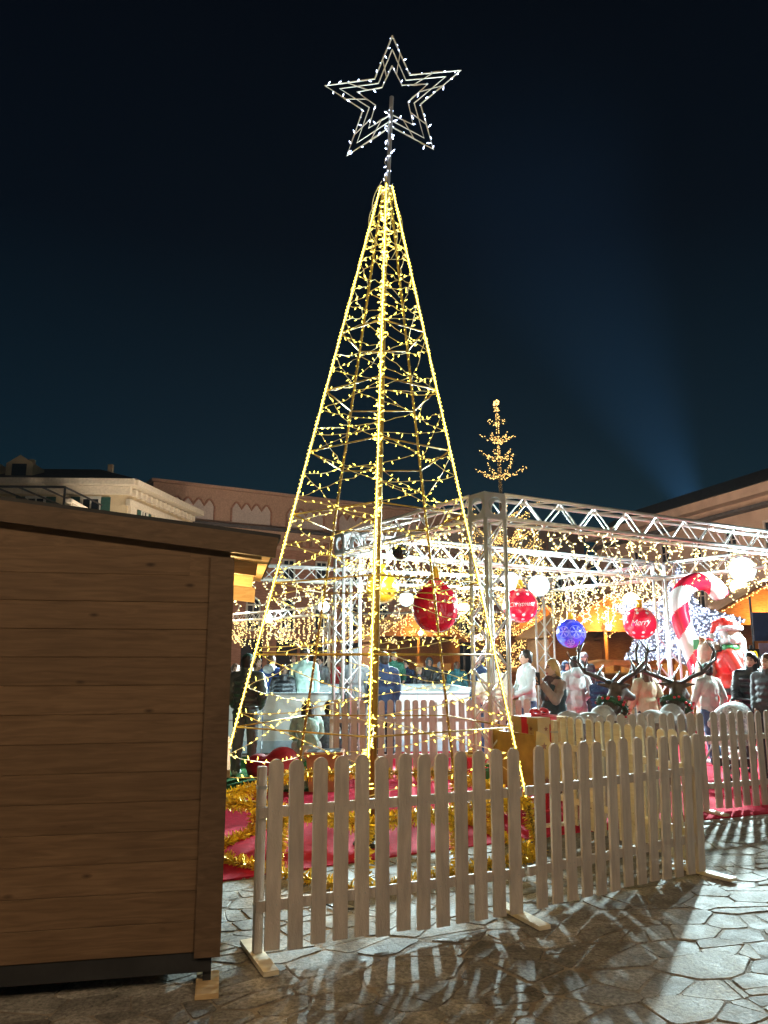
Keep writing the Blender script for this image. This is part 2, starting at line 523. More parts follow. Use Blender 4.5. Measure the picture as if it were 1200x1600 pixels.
def make_stones():
    rng = random.Random(5)
    th = R(24); cth, sth = math.cos(th), math.sin(th)
    KX = .66                                   # stones are longer along one direction
    def to_w(p):
        x, y = p[0] / KX, p[1]
        return (x * cth - y * sth, x * sth + y * cth)
    def to_s(p):
        x, y = p[0] * cth + p[1] * sth, -p[0] * sth + p[1] * cth
        return (x * KX, y)
    cor = [to_s(p) for p in ((-3.6, 2.4), (9.5, 2.4), (9.5, 10.5), (-3.6, 10.5))]
    x0, x1 = min(c[0] for c in cor), max(c[0] for c in cor)
    y0, y1 = min(c[1] for c in cor), max(c[1] for c in cor)
    pts, grid, cs = [], {}, .36
    tries = 0
    while tries < 30000:
        tries += 1
        p = (rng.uniform(x0, x1), rng.uniform(y0, y1))
        w = to_w(p)
        if not (-3.8 < w[0] < 9.7 and 2.2 < w[1] < 10.7): continue
        d = rng.choice((.13, .16, .19, .23, .27))
        k = (int(p[0] // cs), int(p[1] // cs))
        if all((p[0] - q[0]) ** 2 + (p[1] - q[1]) ** 2 > max(d, q[2] * .75) ** 2 for i in (-1, 0, 1) for j in (-1, 0, 1) for q in grid.get((k[0] + i, k[1] + j), [])):
            grid.setdefault(k, []).append((p[0], p[1], d)); pts.append((p[0], p[1], d))
    stones = []
    def finish(poly):
        wp = [to_w(p) for p in poly]
        n = len(wp)
        # joint: pull every edge inwards, then roughen
        cx, cy = sum(p[0] for p in wp) / n, sum(p[1] for p in wp) / n
        sh = list(wp)
        gap = rng.choice((.002, .003, .005, .009, .014))
        ok = wp
        for i in range(n):
            p, q = wp[i], wp[(i + 1) % n]
            ex, ey = q[0] - p[0], q[1] - p[1]; l = math.hypot(ex, ey)
            if l < 1e-6: continue
            nx, ny = ey / l, -ex / l
            if nx * (cx - p[0]) + ny * (cy - p[1]) > 0: nx, ny = -nx, -ny
            ok = clip(ok, nx, ny, nx * p[0] + ny * p[1] - gap)
            if len(ok) < 3: break
        if len(ok) < 3: return
        area = abs(sum(ok[i][0] * ok[(i + 1) % len(ok)][1] - ok[(i + 1) % len(ok)][0] * ok[i][1] for i in range(len(ok)))) / 2
        if area < .004: return
        rough = []
        for i in range(len(ok)):
            p, q = ok[i], ok[(i + 1) % len(ok)]
            l = math.hypot(q[0] - p[0], q[1] - p[1])
            if l < .02: rough.append(p); continue
            for t in ((.08, .5, .92) if l > .16 else (.12, .88)):
                j = .006 if t == .5 else .003
                rough.append((p[0] + (q[0] - p[0]) * t + rng.uniform(-j, j), p[1] + (q[1] - p[1]) * t + rng.uniform(-j, j)))
        stones.append((cx, cy, area, rough))
    for (px, py, d) in pts:
        poly = [(px - .6, py - .6), (px + .6, py - .6), (px + .6, py + .6), (px - .6, py + .6)]
        k = (int(px // cs), int(py // cs))
        for i in range(-3, 4):
            for j in range(-3, 4):
                for (qx, qy, qd) in grid.get((k[0] + i, k[1] + j), []):
                    if qx == px and qy == py: continue
                    a, b = qx - px, qy - py
                    f = .5 + .15 * (d - qd) / .14          # uneven sizes give crazy-paving shapes
                    c = a * (px + a * f) + b * (py + b * f)
                    poly = clip(poly, a, b, c)
                    if len(poly) < 3: break
        if len(poly) < 3: continue
        cells = [poly]
        if rng.random() < .62:                 # many slabs are broken once more along a straight line
            mx, my = sum(p[0] for p in poly) / len(poly) + rng.uniform(-.05, .05), sum(p[1] for p in poly) / len(poly) + rng.uniform(-.05, .05)
            an = rng.uniform(0, PI); ca_, sa_ = math.cos(an), math.sin(an)
            c_ = ca_ * mx + sa_ * my
            cells = [clip(poly, ca_, sa_, c_), clip(poly, -ca_, -sa_, -c_)]
        for poly in cells:
          if len(poly) >= 3: finish(poly)
    def show(s):
        v = Vector((s[0], s[1], -CAM_Z)); dist = max(1.2, v.length)
        u = 600 + F_PX * s[0] / max(.1, s[1] * CT - (-CAM_Z) * 0 + 0.0)
        vis = 1.0 if (-150 < u < 1350 and 3.0 < s[1] < 9.2) else .02
        if s[0] < -.9 and s[1] > 4.2: vis *= .2
        return vis * s[2] * CAM_Z / dist ** 3
    stones.sort(key=show, reverse=True)
    rest = MB()
    for i, (cx, cy, area, po) in enumerate(stones):
        mb = MB() if i < 298 else rest
        n = len(po)
        h = rng.uniform(-.003, .004)
        tx, ty = rng.uniform(-.012, .012), rng.uniform(-.012, .012)
        vs_ = []
        for (s_, z) in ((1.0, -.03), (1.0, -.005), (.975, 0.0)):
            for p in po:
                x, y = cx + (p[0] - cx) * s_, cy + (p[1] - cy) * s_
                vs_.append((x, y, z + h + tx * (x - cx) + ty * (y - cy)))
        fs_ = []
        for r_ in range(2):
            for k in range(n):
                k2 = (k + 1) % n
                fs_.append((r_ * n + k, r_ * n + k2, (r_ + 1) * n + k2, (r_ + 1) * n + k))
        fs_.append(tuple(2 * n + k for k in range(n)))
        mb.add(vs_, fs_)
        if i < 298: mb.build('flagstone', M['stone'], ground)
    rest.build('outer_flagstones', M['stone'], ground, kind='stuff')
make_stones()

# ---- red carpet, turf
def sheet(name, pts, z, thick, m):
    mb = MB()
    n = len(pts)
    vs_ = [(p[0], p[1], z - thick) for p in pts] + [(p[0], p[1], z) for p in pts]
    mb.add(vs_, [tuple(range(n, 2 * n))] + [(i, (i + 1) % n, n + (i + 1) % n, n + i) for i in range(n)])
    return tag(mb.build(name, m), kind='structure')

ca, cb_ = ground_at(330, 1380), ground_at(900, 1302)
cc, cd = ground_at(1085, 1283), ground_at(1200, 1272)
cd2 = cd + (cd - cc) * 2.2
sheet('carpet', [(-3.2, ca.y - .12), (ca.x, ca.y), (.1, (ca.y + cb_.y) / 2 - .06), (cb_.x, cb_.y), (cc.x, cc.y), (cd.x, cd.y), (cd2.x, cd2.y), (12, 13.0), (9, 17), (5.6, 18.2), (-.3, 13.2), (-.9, 9.75), (-3.2, 9.55)], .012, .02, M['carpet'])
sheet('turf', [(-6, 9.4), (-3.2, 9.553), (-.9, 9.753), (-.35, 13.1), (-6, 13.1)], .010, .02, M['turf'])

# ================================================================== HUT
def build_hut():
    c0 = Vector((-.81, 4.14, 0))               # lower right front corner
    wd = Vector((1, .20, 0)).normalized()      # along the front wall, to the right
    dd = Vector((-wd.y, wd.x, 0))              # into depth
    ang = math.atan2(wd.y, wd.x)
    W, D = 3.1, 2.15
    zb = .165
    hut = thing('market_hut', 'brown horizontal-plank wooden market hut with overhanging roof in left foreground', 'hut', c0)
    slope = .108
    def roof_z(s): return 2.135 - slope * s     # underside of roof over the wall, s to the right of the corner
    ph = .1425
    # planks of the wall facing the camera: shared mesh with chamfered long edges
    L_ = W - .13
    def plank_mesh(length, height, name):
        mb = MB(); t = .022; ch = .003
        prof = [(-t / 2, -height / 2), (t / 2 - ch, -height / 2), (t / 2, -height / 2 + ch), (t / 2, height / 2 - ch), (t / 2 - ch, height / 2), (-t / 2, height / 2)]
        # outward is -Y here
        vs_ = [(x, -p[0], p[1]) for x in (-length / 2, length / 2) for p in prof]
        n = len(prof)
        mb.add(vs_, [(i, (i + 1) % n, n + (i + 1) % n, n + i) for i in range(n)] + [tuple(range(n))[::-1], tuple(range(n, 2 * n))])
        return mb.mesh(name, [M['hut_wood']])
    pm = plank_mesh(L_, ph - .0008, 'plank')
    n_full = 13
    for i in range(n_full + 3):
        z = zb + ph * (i + .5)
        right = -.125
        top_lim = z + ph / 2
        if top_lim > roof_z(right) - .0:       # planks cut by the roof slope
            s_end = (2.135 - (top_lim)) / slope
            right = min(right, s_end)
            if right < -W + .3: break
            l = W + right
            me = plank_mesh(l, ph - .0008, 'plank')
        else:
            l = L_; me = pm
        ctr = c0 + wd * (right - l / 2) + Vector((0, 0, z)) + dd * .012
        o = put('plank', me, hut, ctr, ang)
    # filler behind top planks so that the wedge under the roof is closed
    mb = MB(); mb.prism([(-W, 1.9), (-.02, 1.9), (-.02, roof_z(0) + .08), (-W, roof_z(-W) + .08)], c0 + dd * .0185, wd, Zv, dd * .03)
    mb.build('gable_board', M['hut_wood'], hut)
    mb = MB(); mb.obox(c0 + wd * (-W / 2 - .02) + dd * .052 + Vector((0, 0, 1.05)), wd * (W / 2 - .05), dd * .012, Zv * .85)
    mb.build('wall_backing', M['hut_base'], hut)
    # corner post, side wall planks, back
    mb = MB(); mb.obox(c0 + wd * -.062 + dd * .035 + Vector((0, 0, (zb + 2.12) / 2 - .01)), wd * .062, dd * .055, Zv * ((2.10 - zb) / 2 + .02))
    mb.build('corner_post', M['hut_trim'], hut)
    mb = MB(); mb.obox(c0 + wd * -.012 + dd * .12 + Vector((0, 0, (zb + 2.12) / 2 - .01)), wd * .014, dd * .03, Zv * ((2.10 - zb) / 2 + .01))
    mb.build('side_trim', M['hut_trim'], hut)
    for (z0, z1) in ((zb, .95),):
        k = int((z1 - zb) / ph)
        pmd = plank_mesh(D - .32, ph - .0008, 'side_plank')
        for i in range(k):
            put('side_plank', pmd, hut, c0 + wd * -.03 + dd * (D / 2) + Vector((0, 0, zb + ph * (i + .5))), ang + PI / 2)
    mb = MB(); mb.obox(c0 + wd * -.06 + dd * (D - .06) + Vector((0, 0, 1.1)), wd * .05, dd * .05, Zv * .98); mb.build('rear_post', M['hut_trim'], hut)
    mb = MB(); mb.obox(c0 + wd * (-W / 2) + dd * D + Vector((0, 0, 1.15)), wd * W / 2, dd * .015, Zv * .98); mb.build('rear_wall', M['hut_wood'], hut)
    mb = MB(); mb.obox(c0 + wd * -.2 + dd * (D / 2) + Vector((0, 0, .98)), wd * .22, dd * (D / 2 - .15), Zv * .02); mb.build('counter', M['pine'], hut)
    mb = MB(); mb.obox(c0 + wd * (-W / 2) + dd * (D / 2) + Vector((0, 0, .15)), wd * (W / 2 - .06), dd * (D / 2 - .05), Zv * .012); mb.build('floor_board', M['pine'], hut)
    # roof: sheathing planks, fascia, rafters, black covering
    rdir = (wd - Zv * slope).normalized(); rn = Zv + wd * slope
    eave = .225; front = .02
    o0 = c0 + Vector((0, 0, 2.145))
    Lr = W + eave
    mb = MB(); mb.obox(o0 + rdir * (eave - Lr / 2) + dd * (D / 2) + Zv * .118, rdir * (Lr / 2 + .02), dd * (D / 2 + front + .02), Zv * .012)
    mb.build('roof_cover', M['hut_base'], hut)
    nb = 15
    bw = (D + 2 * front - .06) / nb
    sb = MB(); sb.box((0, 0, 0), (Lr, bw - .004, .02))
    sbm = sb.mesh('soffit_board', [M['pine']])
    for i in range(nb):
        p = o0 + rdir * (eave - Lr / 2) + dd * (-front + .05 + bw * (i + .5)) + Zv * .094
        o = put('soffit_board', sbm, hut, p, ang)
        o.rotation_euler = (0, math.atan(slope), ang)
    rm = MB(); rm.box((0, 0, 0), (Lr - .07, .05, .082))
    rmm = rm.mesh('rafter', [M['pine']])
    for i in range(3):
        p = o0 + rdir * (eave - .035 - Lr / 2) + dd * (.16 + i * .86) + Zv * .042
        o = put('rafter', rmm, hut, p, ang); o.rotation_euler = (0, math.atan(slope), ang)
    mb = MB(); mb.obox(o0 + rdir * (eave - Lr / 2) - dd * (front + .012) + Zv * .054, rdir * (Lr / 2), dd * .014, rn.normalized() * .055)
    mb.build('fascia', M['hut_trim'], hut)
    mb = MB(); mb.obox(o0 + rdir * (eave - .02 - Lr / 2) + dd * (D + .06) + Zv * -.03, rdir * (Lr / 2 - .02), dd * .02, Zv * .06)
    mb.build('rear_beam', M['pine'], hut)
    # base frame and feet
    mb = MB(); mb.obox(c0 + wd * (-W / 2 - .02) + dd * .05 + Vector((0, 0, .118)), wd * (W / 2 - .02), dd * .04, Zv * .046)
    mb.obox(c0 + wd * -.08 + dd * (D / 2) + Vector((0, 0, .118)), wd * .04, dd * (D / 2 - .12), Zv * .045)
    mb.build('base_beam', M['hut_base'], hut)
    for (s, d_) in ((-.06, .06), (-.06, D - .1), (-1.6, .06), (-1.6, D - .1)):
        mb = MB(); mb.obox(c0 + wd * s + dd * d_ + Vector((0, 0, .068)), wd * .02, dd * .03, Zv * .045); mb.build('foot', M['hut_base'], hut)
        mb = MB(); mb.obox(c0 + wd * (s + .005) + dd * (d_ - .05) + Vector((0, 0, .013)), wd * .055, dd * .14, Zv * .012); mb.build('foot_block', M['pine'], hut)
    # unseen warm lamp added under the open roof side to light the soffit
    lp = c0 + wd * -.22 + dd * 1.35 + Vector((0, 0, 2.02))
    mb = MB(); mb.ball(lp, .04, 10, 8); mb.build('lamp', M['globe'], hut)
    ld = bpy.data.lights.new('hut_fill_light', 'POINT'); ld.energy = 32; ld.color = (1, .62, .22); ld.shadow_soft_size = .05
    lo = bpy.data.objects.new('lamp_light', ld); COL.objects.link(lo); lo.parent = hut; lo.location = lp - c0 + wd * .12 - Zv * .08
build_hut()

# ================================================================== PICKET FENCES
PK = {}
def picket_mesh(key, w=.083, h=.98, t=.018):
    if key in PK: return PK[key]
    mb = MB()
    prof = [(-w / 2, 0), (w / 2, 0)] + [(w / 2 * math.cos(a), h - w / 2 * .95 + w / 2 * .95 * math.sin(a)) for a in [PI * k / 8 for k in range(9)]]
    mb.prism(prof, (0, 0, 0), (1, 0, 0), (0, 0, 1), (0, t, 0))
    for z_ in (.225, .705):
        for x_ in (-.018, .018):
            mb.tube([(x_, -t / 2 - .0015, z_), (x_, t / 2 + .0015, z_)], .004, 6, 1)
    PK[key] = mb.mesh('picket', [M['picket'], M['steel']])
    return PK[key]

def fence_panel(label, a, b, n, group, m=None, z0=.045, post_at=(True, True), lean=(0, 0), face=-1, feet=True):
    """a,b ground points; pickets on the side given by face (-1 = right-hand side of a->b)"""
    m = m or M['picket']
    a, b = Vector((a[0], a[1], 0)), Vector((b[0], b[1], 0))
    d = (b - a); L_ = d.length; d.normalize(); nrm = Vector((-d.y, d.x, 0)) * face
    ang = math.atan2(d.y, d.x)
    root = thing('picket_fence_panel', label, 'fence', a, group)
    me = picket_mesh('p')
    sp = (L_ - .165) / (n - 1) if n > 1 else 0
    rng = random.Random(hash(label) % 1000)
    for i in range(n):
        s = .095 + sp * i - (.012 if i == n - 1 else 0)
        p = a + d * s + nrm * .032
        z = z0 + rng.uniform(-.009, .009)
        o = put('picket', me, root, (p.x, p.y, z), ang, m)
        tl = lean[0] + (lean[1] - lean[0]) * i / max(1, n - 1)
        o.rotation_euler = (R(rng.uniform(-.6, .6)), tl + R(rng.uniform(-.7, .7)), ang + R(rng.uniform(-2, 2)))
    for zr in (.27, .75):
        mb = MB(); mb.obox(a + d * (L_ / 2) + nrm * .0115 + Zv * zr, d * (L_ / 2 - .004), nrm * .011, Zv * .028); mb.build('rail', m, root)
    for k, on in enumerate(post_at):
        if not on: continue
        s = .03 if k == 0 else L_ - .03
        p = a + d * s - nrm * .024
        mb = MB(); mb.obox(p + Zv * .505, d * .023, nrm * .023, Zv * .485); po = mb.build('post', m, root)
        for zr in (.27, .88):
            mb = MB(); mb.obox(p + Zv * zr, d * .026, nrm * .027, Zv * .009); mb.build('bracket', M['steel'], po)
        if feet:
            mb = MB(); mb.obox(p + Zv * .0225 + nrm * .03, d * .04, nrm * .25, Zv * .012); mb.build('foot_board', M['picket_cream'], root)
    return root

FA = Vector((-.70, 4.47, 0)); FB = Vector((.875, 5.17, 0)); FC = Vector((2.40, 6.16, 0)); FD = Vector((1.68, 7.85, 0))
FE = Vector((3.42, 8.50, 0)); FF = Vector((5.12, 9.18, 0)); FG_ = Vector((6.8, 9.9, 0))
grp = 'white picket fence panels around the display'
fence_panel('white picket fence panel nearest the wooden hut, front left of the light tree', FA, FB, 13, grp, lean=(0, R(.6)), post_at=(True, True))
fence_panel('white picket fence panel at the right end of the front row', FB + (FC - FB) * .015, FC, 13, grp, lean=(R(.5), R(3.5)), post_at=(False, True))
fence_panel('bare pale wood picket panel running back from the front corner beside the sleigh', FD, FC + (FD - FC) * .03, 13, grp, m=M['picket_cream'], post_at=(True, False), face=1, feet=True)
fence_panel('white picket panel on the red carpet edge in front of the reindeer', FD + Vector((.05, .05, 0)), FE, 14, grp, post_at=(False, True))
fence_panel('white picket panel on the red carpet edge in front of the stroller', FE, FF, 14, grp, post_at=(False, True))
fence_panel('white picket panel at the right picture edge', FF, FG_, 14, grp, post_at=(False, True))
e1, e2, e3 = Vector((-.75, 10.9, 0)), Vector((.75, 11.1, 0)), Vector((2.1, 11.3, 0))
fence_panel('white picket panel behind the light tree in front of the white rink boards', e1, e2, 12, grp, post_at=(True, True))
fence_panel('white picket panel behind the near silver truss tower', e2, e3, 11, grp, post_at=(False, True))

# ================================================================== LIGHT TREE
def strand(wire, bulbs, pts, wr=.0035, step=.06, bl=.045, br=.0075, rng=random, spread=1.0):
    """a cable through pts with short lamps sticking out"""
    wire.tube(pts, wr, 4, caps=False)
    acc = rng.random() * step
    for i in range(len(pts) - 1):
        a, b = Vector(pts[i]), Vector(pts[i + 1])
        l = (b - a).length
        while acc < l:
            p = a + (b - a) * (acc / l)
            d = Vector((rng.uniform(-1, 1), rng.uniform(-1, 1), rng.uniform(-1, 1))) * spread + (b - a).normalized() * .5
            bulbs.bulb(p, d, bl * rng.uniform(.75, 1.15), br)
            acc += step * rng.uniform(.75, 1.25)
        acc -= l

def sag_pts(a, b, sag, n=6, rng=random, jit=.01):
    a, b = Vector(a), Vector(b)
    out = []
    for i in range(n + 1):
        t = i / n
        p = a.lerp(b, t) - Zv * sag * 4 * t * (1 - t)
        if 0 < i < n: p += Vector((rng.uniform(-jit, jit), rng.uniform(-jit, jit), rng.uniform(-jit, jit)))
        out.append(p)
    return out

TREE_C = Vector((-.11, 7.06, 0)); TREE_A = Vector((.025, 7.05, 6.30)); TREE_R = 1.44
def leg_pt(k, z):
    a = R(-91 + 72 * k)
    base = TREE_C + Vector((math.cos(a), math.sin(a), 0)) * TREE_R
    top = TREE_A + Vector((math.cos(a), math.sin(a), 0)) * .055
    return base.lerp(top, z / 6.30)

def tinsel(mb, a, b, rng, dens=420, r0=.03, r1=.075):
    a, b = Vector(a), Vector(b); L_ = (b - a).length; d = (b - a).normalized()
    x = d.orthogonal().normalized(); y = d.cross(x)
    for i in range(int(dens * L_)):
        t = rng.random(); th = rng.uniform(0, 2 * PI)
        rad = x * math.cos(th) + y * math.sin(th)
        c = a + (b - a) * t
        tip = c + rad * rng.uniform(r0, r1) + d * rng.uniform(-.02, .02) + Vector((rng.uniform(-1, 1), rng.uniform(-1, 1), rng.uniform(-1, 1))) * .012
        w = (d * rng.uniform(-1, 1) + rad.cross(d) * rng.uniform(-1, 1)).normalized() * .006
        r_ = c + rad * .008
        mb.add([r_ - w, r_ + w, tip + w * .7, tip - w * .7], [(0, 1, 2, 3)])

def build_light_tree():
    rng = random.Random(3)
    tree = thing('light_tree', 'tall gold pyramid-shaped light tree of wire and bulbs with a star on top', 'light tree', TREE_C)
    mb = MB(); mb.tube([TREE_C + Zv * .0, TREE_A + Zv * .1], [.034, .022], 12); mb.build('centre_pole', M['gold_paint'], tree, True)
    mb = MB(); mb.lathe([(0, .03), (.14, .03), (.16, .01), (.16, 0)], TREE_C + Zv * .014, 20); mb.build('pole_base', M['black'], tree)
    for k in range(5):
        mb = MB(); mb.tube([leg_pt(k, .015), leg_pt(k, 6.30)], .013, 8); leg = mb.build('leg', M['gold_paint'], tree, True)
        # rope of closely set bulbs wound round the leg
        bright = k in (0, 1, 4)
        rb = MB(); wr = MB()
        z, ph = .46, 0
        step = .013 if bright else .05
        while z < 6.28:
            ph += 2.0
            c = leg_pt(k, z)
            off = Vector((math.cos(ph), math.sin(ph), 0)) * .009
            rb.bulb(c + off - Vector((math.cos(ph), math.sin(ph), .6)) * .004, off + Zv * .012, .018, .0058 if bright else .0046)
            z += step * rng.uniform(.85, 1.15)
        if k == 0:                              # front leg carries extra clumps
            for zc in np.arange(.5, 6.1, .11):
                n = 5 if rng.random() < .5 else 2
                for _ in range(n):
                    c = leg_pt(0, zc + rng.uniform(-.06, .06))
                    dv = Vector((rng.uniform(-1, 1), rng.uniform(-1, .4), rng.uniform(-.7, .7)))
                    rb.bulb(c + dv * .012, dv, .045, .0055)
        pts = [leg_pt(k, z_) + Vector((math.cos(z_ * 60), math.sin(z_ * 60), 0)) * .015 for z_ in np.arange(.46, 6.28, .03)]
        if bright: rb.tube([leg_pt(k, .46) + Vector((0, -.013, .002)), leg_pt(k, 6.28) + Vector((0, -.013, .002))], .0042, 6)
        wr.tube(pts, .004, 4, caps=False); wr.build('rope_cable', M['cable'], leg)
        rb.build('rope_light', M['rope'], leg, kind='stuff')
    # rings of rods
    for z in (.47, 1.02, 1.62, 2.24, 2.86, 3.46, 4.06, 4.66):
        for k in range(5):
            mb = MB(); mb.tube([leg_pt(k, z), leg_pt((k + 1) % 5, z)], .0075, 6); mb.build('rod', M['gold_paint'], tree, True)
    for k in range(5):                          # rods tying the legs to the pole at the top and base
        mb = MB(); mb.tube([leg_pt(k, 5.3), TREE_C.lerp(TREE_A, 5.3 / 6.3) + Zv * 5.3 * 0 + Zv * 0], .005, 6)
    # light strings zigzagging on each face
    for k in range(5):
        wire, bl = MB(), MB()
        z = .62; side = 0
        nodes = []
        while z < 6.0:
            nodes.append((side, z))
            f = 1 - z / 6.6
            z += (.10 + .10 * f) if side == 0 else (.16 + .20 * f)
            z += rng.uniform(-.02, .02)
            side = 1 - side
        if k in (2,):
            nodes = [(1 - s, z_) for s, z_ in nodes]
        pts = []
        for i in range(len(nodes) - 1):
            (s0, z0), (s1, z1) = nodes[i], nodes[i + 1]
            a = leg_pt((k + s0) % 5, z0); b = leg_pt((k + s1) % 5, z1)
            seg = sag_pts(a, b, rng.uniform(.0, .05) * (a - b).length, 7, rng, .012)
            pts += seg if not pts else seg[1:]
        strand(wire, bl, pts, .0036, .10, .042, .0046, rng)
        ls = wire.build('light_string', M['cable'], tree)
        bl.build('string_bulbs', M['warm'], ls, kind='stuff')
    # strings from legs to the pole, a few criss-crossing the inside
    for i in range(13):
        wire, bl = MB(), MB()
        z = .9 + i * .39
        k = (i * 2) % 5
        a = leg_pt(k, z); b = TREE_C.lerp(TREE_A, (z + .12) / 6.3)
        strand(wire, bl, sag_pts(a, b, .03, 5, rng), .0034, .10, .042, .0046, rng)
        ls = wire.build('inner_light_string', M['cable'], tree); bl.build('string_bulbs', M['warm'], ls, kind='stuff')
    # crown: cable loops and cluster
    mb = MB()
    for (ph, rr, z0, z1) in ((2.6, .16, 5.6, 6.25), (.3, .12, 5.5, 6.2), (3.4, .1, 5.75, 6.35), (1.2, .09, 5.7, 6.45)):
        pts = []
        for i in range(13):
            t = i / 12
            r_ = .05 + rr * math.sin(PI * t)
            pts.append(TREE_A + Vector((math.cos(ph) * r_, math.sin(ph) * r_ * .5, z0 + (z1 - z0) * t - 6.3)))
        mb.tube(pts, .004, 5)
    mb.build('cable_loop', M['white_cable'], tree)
    bl = MB()
    for i in range(40):
        z = rng.uniform(5.6, 6.32); c = TREE_C.lerp(TREE_A, z / 6.3)
        dv = Vector((rng.uniform(-1, 1), rng.uniform(-1, 1), rng.uniform(-.6, .6)))
        bl.bulb(c + dv * .05 * (6.6 - z), dv, .045, .0055)
    bl.build('crown_bulbs', M['warm'], tree, kind='stuff')
    # tinsel-wrapped pentagon frame at the foot
    for k in range(5):
        a0, b0 = leg_pt(k, 0), leg_pt((k + 1) % 5, 0)
        a0.z = b0.z = .03
        a1, b1 = leg_pt(k, .44), leg_pt((k + 1) % 5, .44)
        for (p, q, nm) in ((a0, b0, 'bottom_garland'), (a1, b1, 'top_garland'), (a0, a1, 'corner_garland')):
            mb = MB(); mb.tube([p, q], .012, 6); rod = mb.build('base_rod', M['gold_paint'], tree)
            mb = MB(); tinsel(mb, p, q, rng, 900); mb.build(nm, M['tinsel'], rod, kind='stuff')
        m0, m1 = a0.lerp(b0, .5), a1.lerp(b1, .5)
        mb = MB(); mb.tube([m0, m1], .012, 6); rod = mb.build('base_rod', M['gold_paint'], tree)
        mb = MB(); tinsel(mb, m0, m1, rng, 900); mb.build('upright_garland', M['tinsel'], rod, kind='stuff')
    # ---- star
    YS = 7.05
    tips = [at(*p, YS) for p in ((613, 56), (720, 110), (677, 233), (542, 243), (508, 134))]
    ctr = sum(tips, Vector()) / 5
    def star_poly(s, inner=.40):
        out = []
        for i in range(5):
            t = ctr + (tips[i] - ctr) * s
            n_ = ctr + (tips[(i + 1) % 5] - ctr) * s
            mid = (t + n_) / 2 - ctr
            out.append(t); out.append(ctr + mid * (inner / .809) * 1.0)
        return out
    outer, middle, inner = star_poly(1.0, .42), star_poly(.78, .42), star_poly(.52, .46)
    mb = MB(); mb.tube(outer + [outer[0]], .0085, 6); star = mb.build('star', M['white_cable'], tree)
    for nm, po, yy in (('middle_frame', middle, 0), ('inner_frame', inner, 0)):
        mb = MB(); mb.tube(po + [po[0]], .007, 6); mb.build(nm, M['white_cable'], star)
    for i in range(10):
        a, b = outer[i], outer[(i + 1) % 10]; c, d = middle[i], middle[(i + 1) % 10]; e_, f_ = inner[i], inner[(i + 1) % 10]
        for t in (.45,):
            mb = MB(); mb.tube([a.lerp(b, t), c.lerp(d, t)], .0055, 5); mb.tube([c.lerp(d, t), e_.lerp(f_, t)], .0055, 5); mb.build('spacer', M['white_cable'], star)
    mb = MB(); mb.tube([TREE_A - Zv * .3, ctr + Zv * .02], .022, 8); mb.build('star_pole', M['steel'], star)
    wire, bl = MB(), MB()
    for po, st in ((outer, .105), (inner, .15)):
        pts = []
        for i in range(10):
            pts += sag_pts(po[i], po[(i + 1) % 10], 0, 4, rng, .008)[:-1]
        strand(wire, bl, pts + [pts[0]], .003, st, .05, .0068, rng)
    pts = [TREE_A.lerp(ctr, t / 26) + Vector((math.cos(t * 1.3), math.sin(t * 1.3), 0)) * .035 for t in range(-4, 24)]
    strand(wire, bl, pts, .003, .05, .05, .0068, rng)
    wire.build('star_cable', M['white_cable'], star); bl.build('star_bulbs', M['cold'], star, kind='stuff')
build_light_tree()

# ================================================================== TRUSSES
def truss(parent, name, a, b, side, w=.29, pitch=.30, rc=.025, rb=.010, m=None):
    """box truss from a to b; side = a horizontal direction across it"""
    m = m or M['alu']
    a, b = Vector(a), Vector(b); d = (b - a); L_ = d.length; d.normalize()
    s = Vector(side).normalized(); up = d.cross(s).normalized()
    h = w / 2
    cor = [s * h + up * h, s * h - up * h, -s * h - up * h, -s * h + up * h]
    br = MB()
    n = max(2, int(round(L_ / pitch)))
    for f in range(4):
        p, q = cor[f], cor[(f + 1) % 4]
        for i in range(n):
            x, y = (p, q) if (i + f) % 2 == 0 else (q, p)
            br.tube([a + d * (L_ * i / n) + x, a + d * (L_ * (i + 1) / n) + y], rb, 5, caps=False)
    for e_ in (0.0, L_):                       # end frames
        t = .012 if e_ == 0 else -.012
        for f in range(4):
            br.tube([a + d * (e_ + t) + cor[f], a + d * (e_ + t) + cor[(f + 1) % 4]], rb * 1.1, 5, caps=False)
    part = br.build(name, m, parent, True)
    for c in cor:
        mb = MB(); mb.tube([a + c, b + c], rc, 10); mb.build('chord', m, part, True)
    return part

def corner_block(parent, c, ax, ay, w=.31, hole=.105):
    """cube of four plates with round holes between beam and tower"""
    c, ax, ay = Vector(c), Vector(ax), Vector(ay)
    mb = MB(); h = w / 2; t = .006; n = 24
    for (nx, sx) in ((ax, ay), (-ax, ay), (ay, ax), (-ay, ax)):
        o = c + nx * (h - t)
        sq, ci = [], []
        for k in range(n):
            an = 2 * PI * k / n + PI / 4
            x, z = math.cos(an), math.sin(an)
            k_ = h / max(abs(x), abs(z))
            sq.append((x * k_, z * k_)); ci.append((x * hole, z * hole))
        vs_ = []
        for lay in (0, t):
            for ring in (sq, ci):
                vs_ += [o + nx * lay + sx * p[0] + Zv * p[1] for p in ring]
        fs_ = []
        for k in range(n):
            k2 = (k + 1) % n
            fs_ += [(k, k2, n + k2, n + k), (2 * n + k, 3 * n + k, 3 * n + k2, 2 * n + k2), (n + k, n + k2, 3 * n + k2, 3 * n + k)]
        mb.add(vs_, fs_)
    mb.obox(c + Zv * (h - .0035), ax * (h - .008), ay * (h - .008), Zv * .003)
    mb.obox(c - Zv * (h - .0035), ax * (h - .008), ay * (h - .008), Zv * .003)
    return mb.build('corner_block', M['alu'], parent)

